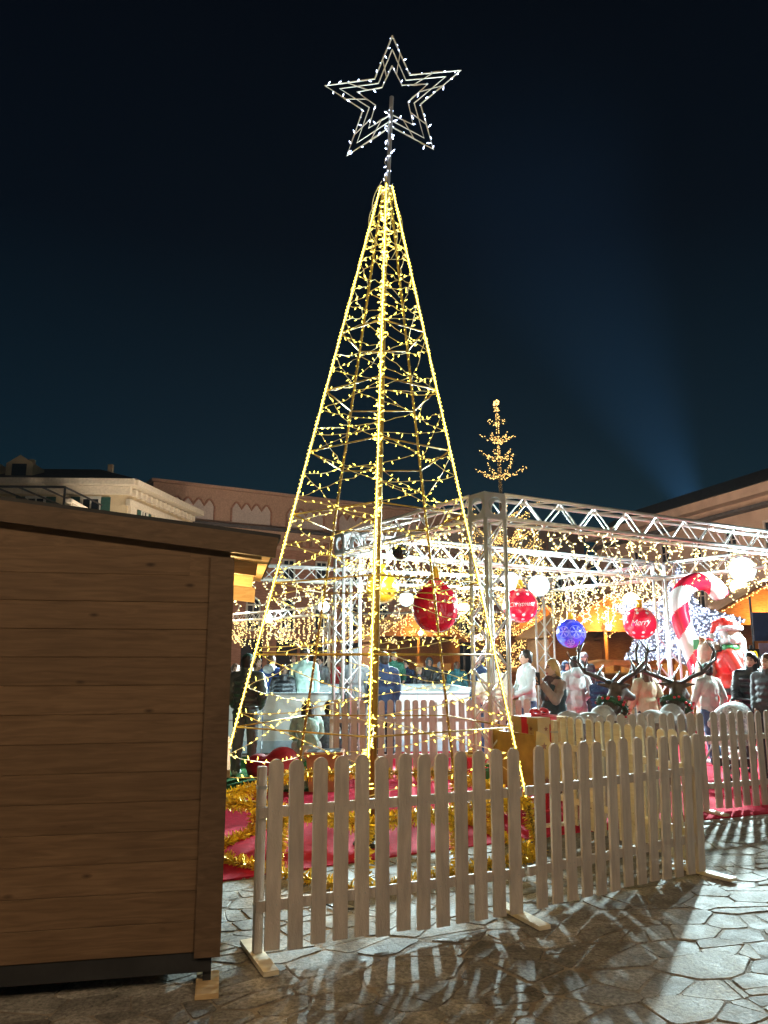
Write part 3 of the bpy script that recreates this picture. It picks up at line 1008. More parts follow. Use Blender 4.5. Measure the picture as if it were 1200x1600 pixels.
S0 = Vector((1.23, 9.02, 0)); S1 = S0 + Nn * 3.5; S3 = S0 + U * 7.4; S2 = S1 + U * 7.4
BZ = 3.36
def base_plate(parent, p):
    mb = MB(); mb.box((p.x, p.y, .022), (.6, .6, .016), UA); mb.build('base_plate', M['steel'], parent)

def towers_and_beams(root, corners, beams, zc, w=.29, plates=True):
    for c in corners:
        truss(root, 'tower', (c.x, c.y, .03), (c.x, c.y, zc - w / 2 - .01), U, w)
        corner_block(root, (c.x, c.y, zc), U, Nn, w + .02)
        if plates: base_plate(root, c)
    for (p, q) in beams:
        d = (q - p).normalized(); s = Vector((-d.y, d.x, 0))
        a, b = p + d * (w / 2 + .012), q - d * (w / 2 + .012)
        truss(root, 'beam', (a.x, a.y, zc), (b.x, b.y, zc), s, w)

stage = thing('truss_frame', 'large silver box-truss frame hung with baubles to the right behind the light tree', 'truss frame', S0)
towers_and_beams(stage, [S0, S1, S2, S3], [(S0, S1), (S1, S2), (S2, S3), (S0, S3)], BZ)
R0 = S2 + Nn * 3.6; R1 = Vector((-4.3, 15.15, 0))
rink_frame = thing('truss_frame', 'silver truss frame spanning behind the rink, farther back than the bauble frame', 'truss frame', R0)
towers_and_beams(rink_frame, [R0], [], BZ)
truss(rink_frame, 'tower', (R1.x, R1.y, .03), (R1.x, R1.y, BZ + .14), U)
d_ = (R0 - R1).normalized()
truss(rink_frame, 'beam', Vector((R1.x, R1.y, BZ)) + d_ * .16, Vector((R0.x, R0.y, BZ)) - d_ * .2, Vector((-d_.y, d_.x, 0)))
truss(rink_frame, 'beam', Vector((R0.x, R0.y, BZ)) - Nn * .17, Vector((S2.x, S2.y, BZ)) + Nn * .17, U)
K0, K1 = at(330, 984, 37.0), at(515, 953, 30.0)
K0.z = K1.z = 3.45
far_frame = thing('truss_frame', 'far silver truss beam over the warm light curtain left of the light tree', 'truss frame', (K1.x, K1.y, 0))
dk = (K1 - K0).normalized(); sk = Vector((-dk.y, dk.x, 0))
truss(far_frame, 'beam', K0, K1, sk, .30, .34, .03, .014)
for p in (K0, K1):
    truss(far_frame, 'tower', (p.x, p.y, .0), (p.x, p.y, 3.28), dk, .30, .34, .03, .014)

# ================================================================== LIGHT CURTAINS
def light_curtain(label, a, b, drop, cell=.16, group=None, jit=.32, m=None, wr=.004, br=.0085, bl=.042, density=1.0, seed=1, ragged=.35, depth=.05):
    rng = random.Random(seed)
    a, b = Vector(a), Vector(b); d = (b - a); L_ = d.length; d.normalize(); nrm = Vector((-d.y, d.x, 0))
    wire, bulbs = MB(), MB()
    nx = int(L_ / cell); ny = max(2, int(drop / (cell * .62)))
    P = {}
    for j in range(ny + 1):
        for i in range(nx + 1):
            x = (i + (.5 if j % 2 else 0)) * cell + (rng.uniform(-jit, jit) * cell if j else 0)
            z = -j * drop / ny + (rng.uniform(-jit, jit) * cell if j else 0)
            P[i, j] = a + d * min(x, L_) + Zv * z + nrm * rng.uniform(-depth, depth)
    lim = [ny * (1 - rng.uniform(0, ragged)) for _ in range(nx + 1)]
    live = {(i, 0) for i in range(nx + 1)}
    for j in range(ny):
        for i in range(nx + 1):
            if j + 1 > lim[i] or (i, j) not in live: continue
            p = P[i, j]
            tg = (i, j + 1) if (i + j) % 2 == 0 else ((i - 1, j + 1) if j % 2 == 0 else (i + 1, j + 1))
            for t in (tg, (i, j + 1)) if rng.random() < .32 else (tg,):
                if t in P:
                    live.add(t)
                    mid = p.lerp(P[t], .5) + Vector((rng.uniform(-1, 1), rng.uniform(-1, 1), rng.uniform(-1, 1))) * .012
                    wire.tube([p, mid, P[t]], wr, 4, caps=False)
                    for q in ((mid, P[t]) if rng.random() < density else (P[t],)):
                        dv = Vector((rng.uniform(-1, 1), rng.uniform(-1, 1), rng.uniform(-1, .6)))
                        bulbs.bulb(q, dv, bl * rng.uniform(.8, 1.2), br)
            if j and rng.random() < .45 and (i + 1, j) in P and (i + 1, j) in live:
                wire.tube([p, P[i + 1, j]], wr, 4, caps=False)
    for i in range(nx):
        wire.tube([P[i, 0], P[i + 1, 0]], wr, 4, caps=False)
    root = wire.build('light_curtain', M['white_cable'], None, loc=a)
    tag(root, label, 'light curtain', group)
    bulbs.build('curtain_bulbs', m or M['curtain'], root, kind='stuff')
    return root

gl = 'light curtains hanging from the trusses'
zb_ = BZ - .175
def cur(label, p, q, drop, off=.17, **k):
    d = (q - p).normalized()
    a, b = p + d * off, q - d * off
    light_curtain(label, (a.x, a.y, zb_), (b.x, b.y, zb_), drop, group=gl, **k)
cur('net of warm bulbs hanging from the front beam of the bauble frame', S0, S3, .62, seed=1, cell=.135)
cur('net of warm bulbs hanging from the beam between the near tower and left tower', S0, S1, .70, seed=2, cell=.13)
cur('net of warm bulbs hanging from the rear beam above the red and blue baubles', S1, S2, .72, seed=3, cell=.135)
cur('net of warm bulbs hanging from the right end beam beside the floodlight', S2, S3, .6, seed=4, cell=.13)
cur('net of warm bulbs hanging from the rink beam left of the light tree', R1, R0, .85, seed=5, cell=.15)
cur('net of warm bulbs hanging above the white-lit star', S2, R0, 1.15, seed=6, cell=.115)
light_curtain('dense fringe of warm bulbs under the far truss beam on the left', K0 - Zv * .2, K1 - Zv * .2, 1.25, .17, gl, m=glow('far_curtain_bulb', (1, .72, .26), 3.0, False), wr=.004, br=.022, bl=.07, seed=7)
# a second far fringe to the right of the left tower, over the dark arcade
Q0, Q1 = at(540, 958, 27.0), at(760, 966, 25.0)
Q0.z = Q1.z = 3.1
light_curtain('sparkling fringe of warm bulbs far behind the red onion bauble', Q0, Q1, 1.1, .17, gl, m=bpy.data.materials['far_curtain_bulb'], wr=.004, br=.018, bl=.06, seed=8)
qd = thing('fringe_wire_frame', 'thin grey frame carrying the far warm bulb fringe behind the onion bauble', 'light frame', (Q0.x, Q0.y, 0))
for p in (Q0, Q1):
    mb = MB(); mb.tube([(p.x, p.y, 0), (p.x, p.y, 3.12)], .04, 8); mb.build('mast', M['steel'], qd)
mb = MB(); mb.tube([Q0 + Zv * .02, Q1 + Zv * .02], .03, 8); mb.build('crossbar', M['steel'], qd)

# ================================================================== FLOODLIGHTS
def floodlight(label, p, aim, power, size=.36, hang=None, col=(.74, .98, 1.0)):
    p, aim = Vector(p), Vector(aim)
    d = (aim - p).normalized(); x = d.cross(Zv).normalized(); y = x.cross(d).normalized()
    root = thing('floodlight', label, 'floodlight', p, 'white floodlights on the trusses')
    h = size / 2
    mb = MB(); mb.tube([p - d * .10, p - d * .05, p - d * .007], [h * .6, h + .004, h + .006], 28); mb.build('housing', M['black'], root)
    mb = MB()
    for k in range(5): mb.obox(p - d * .115 + x * (h * .8 * (k - 2) / 2), x * .004, y * h * .7, d * .02)
    mb.build('cooling_fin', M['black'], root)
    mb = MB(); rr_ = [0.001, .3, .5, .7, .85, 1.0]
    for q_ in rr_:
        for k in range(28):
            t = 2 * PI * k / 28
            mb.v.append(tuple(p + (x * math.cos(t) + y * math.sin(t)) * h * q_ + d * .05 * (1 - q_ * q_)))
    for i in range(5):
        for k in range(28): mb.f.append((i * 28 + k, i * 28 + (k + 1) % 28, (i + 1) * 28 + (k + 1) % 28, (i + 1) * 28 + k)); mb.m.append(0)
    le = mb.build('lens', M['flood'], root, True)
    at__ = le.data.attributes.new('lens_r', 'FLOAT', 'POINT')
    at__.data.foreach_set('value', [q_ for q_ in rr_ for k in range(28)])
    if hang is not None:
        mb = MB(); mb.tube([p - d * .05 + x * (h + .04), p - d * .05 + x * (h + .04) + y * .2, p - d * .05 - x * (h + .04) + y * .2, p - d * .05 - x * (h + .04)], .012, 6)
        mb.tube([p - d * .05 + y * .2, Vector(hang)], .014, 6); mb.build('yoke', M['steel'], root)
    ld = bpy.data.lights.new('floodlight_beam', 'AREA'); ld.shape = 'DISK'; ld.size = size * .45
    ld.energy = power; ld.color = col; ld.spread = R(150)
    lo = bpy.data.objects.new('beam_source', ld); COL.objects.link(lo); lo.parent = root
    lo.location = d * .06
    lo.rotation_euler = d.to_track_quat('-Z', 'Y').to_euler()
    return root

f1 = at(1160, 890, 14.1)
floodlight('brightest white floodlight under the truss at the far right', f1, (1.2, 4.5, 0), 1050, .48, (f1.x, f1.y + .1, BZ - .16))
f2 = at(842, 915, 18.4)
floodlight('bright white floodlight above the blue bauble beside the red bauble', f2, (.8, 5, 0), 1300, .52, (R0.x, R0.y - .1, BZ - .16))
f2b = at(799, 906, 18.3)
floodlight('white floodlight half hidden by the gold cap of the polka-dot bauble', f2b, (-.6, 5, 0), 500, .38, (f2b.x, f2b.y + .15, BZ - .14))
f3 = at(635, 936, 17.2)
floodlight('white floodlight between the gold bauble and the red onion bauble', f3, (-.3, 5, 0), 900, .34, (f3.x, f3.y, BZ - .15))
f4 = at(506, 948, 29.8)
floodlight('small white floodlight beside the left truss tower', f4, (-1, 8, 0), 900, .46, (K1.x, K1.y, K1.z))
f5 = at(419, 966, 33.2)
floodlight('small white floodlight farthest left, above the far warm bulb fringe', f5, (-2, 9, 0), 700, .38, (f5.x, f5.y + .2, 3.4))

fill_right = S3 - U * .35 + Zv * (BZ - .35)  # added fill lamp out of view, brightens the people inside the frame
floodlight('added white fill floodlight on the front beam beyond the right picture edge', fill_right, (2.6, 12.2, .4), 280, .40, fill_right + Zv * .2)
fill_left = S0.lerp(S1, .55) + Zv * (BZ - .32)  # added fill lamp, brightens the rink and its people from the front
floodlight('added small fill floodlight under the left truss beam turned towards the rink', fill_left, (1.5, 16.5, .6), 90, .22, fill_left + Zv * .17)

# ================================================================== BAUBLES
M['red_gloss'] = mat('red_gloss_plastic', (.62, .012, .04), .18, var=.04, coat=.6)
M['blue_gloss'] = mat('blue_gloss_plastic', (.03, .045, .62), .2, var=.06, coat=.5)
M['gold_gloss'] = mat('gold_gloss', (.58, .32, .015), .3, .35, var=.08)
M['white_print'] = mat('white_print', (.85, .82, .82), .5, var=.02)
M['pale_print'] = mat('pale_blue_print', (.32, .36, .85), .5, var=.02)
M['cord'] = mat('thin_cord', (.5, .45, .38), .7)

def on_sphere(c, r, dx, dz, lift=.004):
    """point on the side of the ball that faces the camera: dx right, dz up (in ball radii)"""
    f = Vector((-c.x, -c.y, 0)).normalized(); x = Vector((-f.y, f.x, 0))
    a, b = dx, dz
    p = f * (math.cos(b) * math.cos(a)) + x * (math.cos(b) * math.sin(a)) + Zv * math.sin(b)
    return c + p * (r + lift), p

def bauble(label, c, r, m, top_z, dots=True, text=None, flakes=False):
    c = Vector(c)
    root = thing('bauble', label, 'bauble', c, 'giant baubles hanging in the truss frame')
    mb = MB(); mb.ball(c, r, 40, 24); ball = mb.build('ball', m, root, True)
    mb = MB(); mb.lathe([(.0, r + .14 * r / .3), (.055, r + .13 * r / .3), (.06, r + .1 * r / .3), (.062, r * .99), (.075, r * .965), (.0, r * .95)], c, 18); mb.build('cap', M['gold_gloss'], root, True)
    mb = MB(); mb.tube([c + Zv * (r + .10), (c.x, c.y, top_z)], .006, 5); mb.build('cord', M['cord'], root)
    if dots:
        pr = MB()
        rng = random.Random(int(c.x * 100))
        for bz in (-.95, -.62, .62, .95):
            n = 9 if abs(bz) < .8 else 6
            for k in range(n):
                a = 2 * PI * (k + .5 * (bz > 0)) / n + .2
                p, nn = on_sphere(c, r, a, bz, .002)
                x = nn.orthogonal().normalized(); y = nn.cross(x)
                rr = .030
                pr.add([p + nn * .001] + [p + (x * math.cos(t) + y * math.sin(t)) * rr - nn * .0012 for t in [2 * PI * q / 10 for q in range(10)]], [(0, 1 + q, 1 + (q + 1) % 10) for q in range(10)])
        for k in (-1.25, 1.25, PI):
            pass
        pr.build('snow_dot', M['white_print'], ball)
    if text:
        cu = bpy.data.curves.new('lettering', 'FONT'); cu.body = text; cu.size = .165 if len(text) < 7 else .115
        cu.shear = .35; cu.align_x = 'CENTER'; cu.align_y = 'CENTER'; cu.extrude = 0.0; cu.offset = -.002; cu.space_character = .92
        to = bpy.data.objects.new('lettering', cu); COL.objects.link(to)
        dg = bpy.context.evaluated_depsgraph_get()
        me = bpy.data.meshes.new_from_object(to.evaluated_get(dg), depsgraph=dg)
        bpy.data.objects.remove(to, do_unlink=True)
        import bmesh
        bm = bmesh.new(); bm.from_mesh(me)
        bmesh.ops.triangulate(bm, faces=bm.faces[:])
        for _ in range(2): bmesh.ops.subdivide_edges(bm, edges=[e_ for e_ in bm.edges if e_.calc_length() > .02], cuts=1)
        for v in bm.verts:
            p, nn = on_sphere(c, r, v.co.x / r, v.co.y / r + .10 * math.sin(v.co.x * 2), .004)
            v.co = p - c
        bm.to_mesh(me); bm.free()
        me.materials.clear(); me.materials.append(M['white_print'])
        o = bpy.data.objects.new('lettering', me); COL.objects.link(o); o.parent = ball
        ORG[o.name] = c
    if flakes:
        pr = MB()
        for (cx, cz, sc) in ((-.52, .1, .36), (.36, .1, .42), (-.05, -.75, .3), (1.15, .05, .36)):
            for k in range(6):
                a = PI * k / 3
                l = [on_sphere(c, r, cx + math.cos(a) * sc * t, cz + math.sin(a) * sc * t, .003)[0] for t in (0, .3, .6, .9)]
                pr.tube(l, .005, 4)
                for t in (.45, .7):
                    b0 = on_sphere(c, r, cx + math.cos(a) * sc * t, cz + math.sin(a) * sc * t, .003)[0]
                    for s_ in (.5, -.5):
                        b1 = on_sphere(c, r, cx + math.cos(a) * sc * t + math.cos(a + s_ * 1.6) * sc * .25, cz + math.sin(a) * sc * t + math.sin(a + s_ * 1.6) * sc * .25, .003)[0]
                        pr.tube([b0, b1], .004, 4)
            pr.tube([on_sphere(c, r, cx + math.cos(q) * sc * 1.05, cz + math.sin(q) * sc * 1.05, .003)[0] for q in [2 * PI * w / 24 for w in range(25)]], .004, 4)
        pr.build('snowflake_print', M['pale_print'], ball)
    return root

bauble('red polka-dot bauble lettered Christmas beside the near truss tower', at(813, 946, 13.9), .315, M['red_gloss'], BZ - .14, True, 'Christmas')
bauble('red polka-dot bauble lettered Merry in front of the white-lit star', at(1000, 974, 15.5), .325, M['red_gloss'], BZ - .14, True, 'Merry')
bauble('blue bauble with pale snowflake print', at(892, 990, 14.5), .27, M['blue_gloss'], BZ - .14, False, None, True)
bauble('plain gold bauble behind the front leg of the light tree', at(597, 918, 12.42), .26, M['gold_gloss'], BZ - .14, False)
def onion_bauble():
    c = at(680, 944, 9.93)
    root = thing('onion_bauble', 'large ribbed red onion-shaped bauble with gold top', 'bauble', c, 'giant baubles hanging in the truss frame')
    prof = [(.0, -.36), (.09, -.352), (.17, -.32), (.235, -.25), (.275, -.15), (.288, -.04), (.275, .06), (.235, .15), (.18, .215), (.12, .265), (.075, .31), (.055, .345)]
    n = 60
    mb = MB()
    for (r_, z) in prof:
        for k in range(n):
            a = 2 * PI * k / n
            rr = r_ * (1 + .022 * abs(math.sin(a * 7)))
            mb.v.append((c.x + rr * math.cos(a), c.y + rr * math.sin(a), c.z + z))
    for i in range(len(prof) - 1):
        for k in range(n):
            k2 = (k + 1) % n
            mb.f.append((i * n + k, i * n + k2, (i + 1) * n + k2, (i + 1) * n + k)); mb.m.append(0)
    mb.build('shell', M['red_gloss'], root, True)
    mb = MB(); mb.lathe([(.062, .325), (.075, .345), (.06, .37), (.05, .44), (.03, .48), (.0, .5)], c, 20); mb.build('cap', M['gold_gloss'], root, True)
    mb = MB(); mb.tube([c + Zv * .48, (c.x, c.y, BZ - .14)], .006, 5); mb.build('cord', M['cord'], root)
    pr = MB()
    rng = random.Random(2)
    for k in range(16):
        a = rng.uniform(0, 2 * PI); z = rng.choice((-.2, -.1, .02, .1))
        rr = {-.2: .262, -.1: .288, .02: .288, .1: .262}[z]
        nn = Vector((math.cos(a), math.sin(a), 0)); x = Vector((-nn.y, nn.x, 0)); p = c + nn * (rr + .006) + Zv * z
        pr.add([p] + [p + (x * math.cos(t) + Zv * math.sin(t)) * (.026 if q % 2 else .010) for q, t in enumerate([2 * PI * w / 12 for w in range(12)])], [(0, 1 + q, 1 + (q + 1) % 12) for q in range(12)])
    pr.build('star_print', M['white_print'], root)
onion_bauble()
# ================================================================== STREET LAMPS
def street_lamp(label, p, h=3.6, globes=2, power=300, col=(1, .70, .36), r=.19, spread=.42, gm=None):
    p = Vector((p[0], p[1], 0))
    root = thing('street_lamp', label, 'street lamp', p, 'globe street lamps of the square')
    mb = MB(); mb.lathe([(.0, 0), (.16, 0), (.16, .12), (.10, .2), (.09, .7), (.06, .8), (.05, h - .5), (.07, h - .45), (.04, h - .35), (.03, h - .1), (0, h - .1)], p, 16); mb.build('pole', M['black'], root, True)
    for k in range(globes):
        a = PI * k if globes == 2 else 0
        off = Vector((math.cos(a), math.sin(a), 0)) * (spread if globes == 2 else 0)
        top = p + off + Zv * (h + .05)
        if globes == 2:
            mb = MB(); mb.tube([p + Zv * (h - .4), p + off * .6 + Zv * (h - .45), p + off + Zv * (h - .3), top - Zv * r], .018, 6); mb.build('arm', M['black'], root, True)
        mb = MB(); mb.ball(top, r, 16, 10); gl_ = mb.build('globe', gm or M['globe'], root, True)
        mb = MB(); mb.lathe([(.0, -r - .02), (.07, -r - .02), (.09, -r * .8), (0, -r * .8)], top, 12); mb.build('collar', M['black'], gl_)
        ld = bpy.data.lights.new('street_lamp_light', 'POINT'); ld.energy = power; ld.color = col; ld.shadow_soft_size = r + .01
        lo = bpy.data.objects.new('globe_light', ld); COL.objects.link(lo); lo.parent = root; lo.location = top - p
    return root

# unseen lamps added behind the camera to light the near fence and hut
M['fill_globe'] = glow('fill_lamp_globe', (1, .70, .36), 30.0, False)
street_lamp('added unseen twin-globe fill lamp behind the photographer on the left', (-4.0, -3.2), 6.6, 2, 3300, gm=M['fill_globe'], col=(1, .74, .46))
street_lamp('added unseen twin-globe fill lamp behind the photographer on the right', (4.6, -3.8), 6.6, 2, 3300, gm=M['fill_globe'], col=(1, .74, .46))
# lamps in view, then lamps added to brighten the facades
lp_ = at(1154, 917, 27); street_lamp('twin-globe street lamp under the brightest floodlight', (lp_.x + .5, lp_.y), lp_.z - .05, 2, 500, r=.28, spread=.5)
lp_ = at(986, 940, 26); street_lamp('single-globe street lamp above the Merry bauble', (lp_.x, lp_.y), lp_.z - .05, 1, 420, r=.30)
street_lamp('added single-globe fill lamp in front of the far brick palace on the left', (-8.0, 37), 4.2, 1, 30000, r=.3, col=(1, .84, .66))
street_lamp('added single-globe fill lamp in front of the cream palace', (-9.0, 28), 4.2, 1, 16000, r=.3, col=(1, .84, .66))
street_lamp('added single-globe fill lamp in front of the far brick palace behind the conifer', (4.2, 41), 4.2, 1, 26000, r=.3, col=(1, .84, .66))
street_lamp('added single-globe fill lamp by the pink building at right', (12.5, 33), 4.2, 1, 22000, r=.3, col=(1, .84, .66))

# ================================================================== BUILDINGS
M['cream'] = mat('cream_render', (.52, .42, .27), .85, var=.12, scale=1.5, bump=.15, bscale=30)
M['cream_trim'] = mat('pale_cornice', (.60, .53, .42), .8, var=.1)
M['brick'] = mat('salmon_brick', (.40, .20, .135), .9, var=.18, scale=2.2, bump=.2, bscale=25, stretch=(1, 1, 6))
M['brick_trim'] = mat('pale_brick_trim', (.50, .31, .22), .85, var=.12)
M['pink'] = mat('pink_render', (.50, .33, .25), .85, var=.1, scale=1.0, bump=.1)
M['roof'] = mat('dark_slate_roof', (.10, .085, .085), .8, var=.3, scale=3, stretch=(1, 1, 5))
M['shutter'] = mat('green_shutter', (.02, .075, .06), .6, var=.15)
M['pane'] = mat('dark_pane', (.02, .025, .035), .12, var=.1)
M['frame'] = mat('white_window_frame', (.6, .58, .52), .6)
M['panel_grey'] = mat('grey_arch_panel', (.56, .45, .40), .85, var=.1)

def window(parent, p, d, n, w, h, shut=None, arch=False, fm=None):
    """p = centre on the wall, d along the wall, n outwards"""
    p, d, n = Vector(p), Vector(d), Vector(n)
    mb = MB()
    t = .07
    for s in (-1, 1): mb.obox(p + d * s * (w / 2) + n * .05, d * t, n * .06, Zv * (h / 2 + t))
    for s in (-1, 1): mb.obox(p + Zv * s * (h / 2) + n * .048, d * (w / 2 - t), n * .06, Zv * t)
    mb.obox(p + n * .04, d * .035, n * .04, Zv * (h / 2 - t))
    mb.obox(p + n * .038 + Zv * h * .12, d * (w / 2 - t), n * .035, Zv * .03)
    win = mb.build('window', fm or M['frame'], parent)
    mb = MB(); mb.obox(p + n * .01, d * (w / 2), n * .015, Zv * (h / 2)); mb.build('pane', M['pane'], win)
    mb = MB(); mb.obox(p - Zv * (h / 2 + .12) + n * .12, d * (w / 2 + .15), n * .12, Zv * .05); mb.build('sill', fm or M['frame'], win)
    if shut:
        for s in (-1, 1):
            mb = MB(); c = p + d * s * (w / 2 + w * .27 + .06) + n * .07
            mb.obox(c, d * w * .26, n * .03, Zv * (h / 2 + .03))
            for q in range(9): mb.obox(c + n * .035 + Zv * h * (q - 4) / 9.5, d * w * .21, n * .012, Zv * h * .03)
            mb.build('shutter', shut, win)
    if arch:
        mb = MB()
        pts = [p + Zv * (h / 2) + d * math.cos(a) * (w / 2 + .02) + Zv * math.sin(a) * (w / 2) + n * .05 for a in [PI * k / 10 for k in range(11)]]
        mb.tube(pts, .08, 6); mb.build('arch_trim', fm or M['frame'], win)
        mb = MB(); mb.prism([(math.cos(a) * w / 2, math.sin(a) * w / 2) for a in [PI * k / 10 for k in range(11)]], p + Zv * (h / 2) + n * .01, d, Zv, n * .03); mb.build('arch_pane', M['pane'], win)
    return win

def cream_palace():
    c = Vector((-14.3, 42.0, 0)); zt = 11.05
    root = thing('palace', 'cream palace with green shutters, toothed cornice and dark roof behind the hut', 'building', c)
    dl = Vector((-1, -.04, 0)).normalized(); nl = Vector((.04, -1, 0)).normalized()
    dr = Vector((.16, .987, 0)).normalized(); nr = Vector((.987, -.16, 0))
    # walls
    mb = MB(); mb.obox(c + dl * 9 + Zv * zt / 2 - nl * 4.5, dl * 9, nl * 4.49, Zv * zt / 2)
    mb.build('wall', M['cream'], root)
    mb = MB(); mb.obox(c + dr * 4.5 + Zv * zt / 2 - nr * 3.0, dr * 4.5, nr * 3.0, Zv * zt / 2); mb.build('side_wall', M['cream'], root)
    # cornice
    mb = MB()
    mb.obox(c + dl * 9 + Zv * (zt + .15) + nl * .25, dl * 9.5, nl * .5, Zv * .16)
    mb.obox(c + dl * 9 + Zv * (zt - .25) + nl * .1, dl * 9.2, nl * .2, Zv * .22)
    mb.obox(c + dr * 4.4 + Zv * (zt + .152) + nr * .25, dr * 4.7, nr * .5, Zv * .158)
    mb.obox(c + dr * 4.4 + Zv * (zt - .9) + nr * .1, dr * 4.5, nr * .14, Zv * .18)
    mb.build('cornice', M['cream_trim'], root)
    dm = MB(); dm.box((0, 0, 0), (.24, .3, .34)); dmm = dm.mesh('dentil', [M['cream_trim']])
    for i in range(14):
        put('dentil', dmm, root, c + dr * (.35 + i * .62) + nr * .22 + Zv * (zt - .3), math.atan2(dr.y, dr.x))
    # pilasters and shuttered windows of the side facade
    for s in (.45, 3.4, 6.2, 8.6):
        mb = MB(); mb.obox(c + dr * s + nr * .08 + Zv * (zt - 3.2), dr * .32, nr * .1, Zv * 2.2); mb.build('pilaster', M['cream_trim'], root)
    for s in (1.95, 4.8, 7.4):
        for z in (9.0, 5.4): window(root, c + dr * s + nr * .0 + Zv * z, dr, nr, .75, 2.3, M['shutter'])
    for s in (2.0, 5.0, 8.0, 11.0):
        for z in (9.4, 5.8): window(root, c + dl * s + Zv * z, dl, nl, 1.0, 2.0, M['shutter'])
    # roof
    a, b = c + nl * .6 + nr * .6, c + dl * 18.4 + nl * .6
    e0, e1 = c + dr * 9.2 + nr * .6, c + dl * 18.4 - nl * 9
    mb = MB(); zr = zt + .32
    p = [Vector((q.x, q.y, zr)) for q in (a, b, e1, e0)]
    r0 = c + dl * 3.0 - nl * 4.2 + Zv * (zr + 1.7); r1 = c + dl * 17 - nl * 4.2 + Zv * (zr + 1.7)
    mb.add(p + [r0, r1], [(1, 0, 4, 5), (0, 3, 4), (3, 2, 5, 4), (2, 1, 5), (0, 1, 2, 3)])
    rf = mb.build('roof', M['roof'], root)
    for (s, d_) in ((6.5, 2.6), (2.2, 3.6)):
        mb = MB(); mb.box(c + dl * s - nl * d_ + Zv * (zr + 1.45), (.28, .28, .8)); mb.build('chimney', M['cream'], rf)
    for s in (6.3, 8.3):
        mb = MB(); q = c + dl * s - nl * 1.3 + Zv * (zr + .75)
        mb.prism([(-.75, -.65), (.75, -.65), (.75, .35), (0, .85), (-.75, .35)], q, dl, Zv, nl * 1.6); dr_ = mb.build('dormer', M['cream'], rf)
        mb = MB(); mb.obox(q + nl * .82 - Zv * .1, dl * .4, nl * .03, Zv * .42); mb.build('dormer_pane', M['pane'], rf)
    # roof terrace wing nearer the square with balustrade and pergola
    tc = c + dl * 1.1 + nl * 3.0
    zt2 = 7.9
    mb = MB(); mb.obox(tc + dl * 4 + nl * 1.0 + Zv * zt2 / 2, dl * 5, nl * 3.9, Zv * zt2 / 2); mb.build('terrace_wing', M['cream'], root)
    bl_ = MB(); bl_.lathe([(.05, 0), (.09, .15), (.05, .35), (.05, .55)], (0, 0, 0), 8); blm = bl_.mesh('baluster', [M['cream_trim']])
    e_ = tc - dl * .85 + nl * 4.7
    for i in range(24): put('baluster', blm, root, e_ - nl * (i * .28) + Zv * (zt2 + .1))
    mb = MB(); mb.obox(e_ - nl * 3.3 + Zv * (zt2 + .72), dl * .14, nl * 3.6, Zv * .08); mb.obox(e_ - nl * 3.3 + Zv * (zt2 + .05), dl * .14, nl * 3.6, Zv * .05); mb.build('balustrade_rail', M['cream_trim'], root)
    mb = MB()
    for i in range(9): mb.tube([tc + dl * (i * 1.1 - .2) - nl * 1.5 + Zv * (zt2 + 1.8), tc + dl * (i * 1.1 - .2) + nl * 3.8 + Zv * (zt2 + 1.6)], .05, 5)
    mb.tube([tc - dl * .2 + nl * 3.8 + Zv * (zt2 + 1.6), tc + dl * 9 + nl * 3.8 + Zv * (zt2 + 1.6)], .06, 5)
    mb.tube([tc - dl * .2 - nl * 1.0 + Zv * (zt2 + 1.8), tc - dl * .2 - nl * 1.0 + Zv * zt2], .06, 5)
    mb.tube([tc - dl * .2 + nl * 3.8 + Zv * (zt2 + 1.6), tc - dl * .2 + nl * 3.8 + Zv * zt2], .06, 5)
    mb.build('pergola', M['black'], root)
cream_palace()

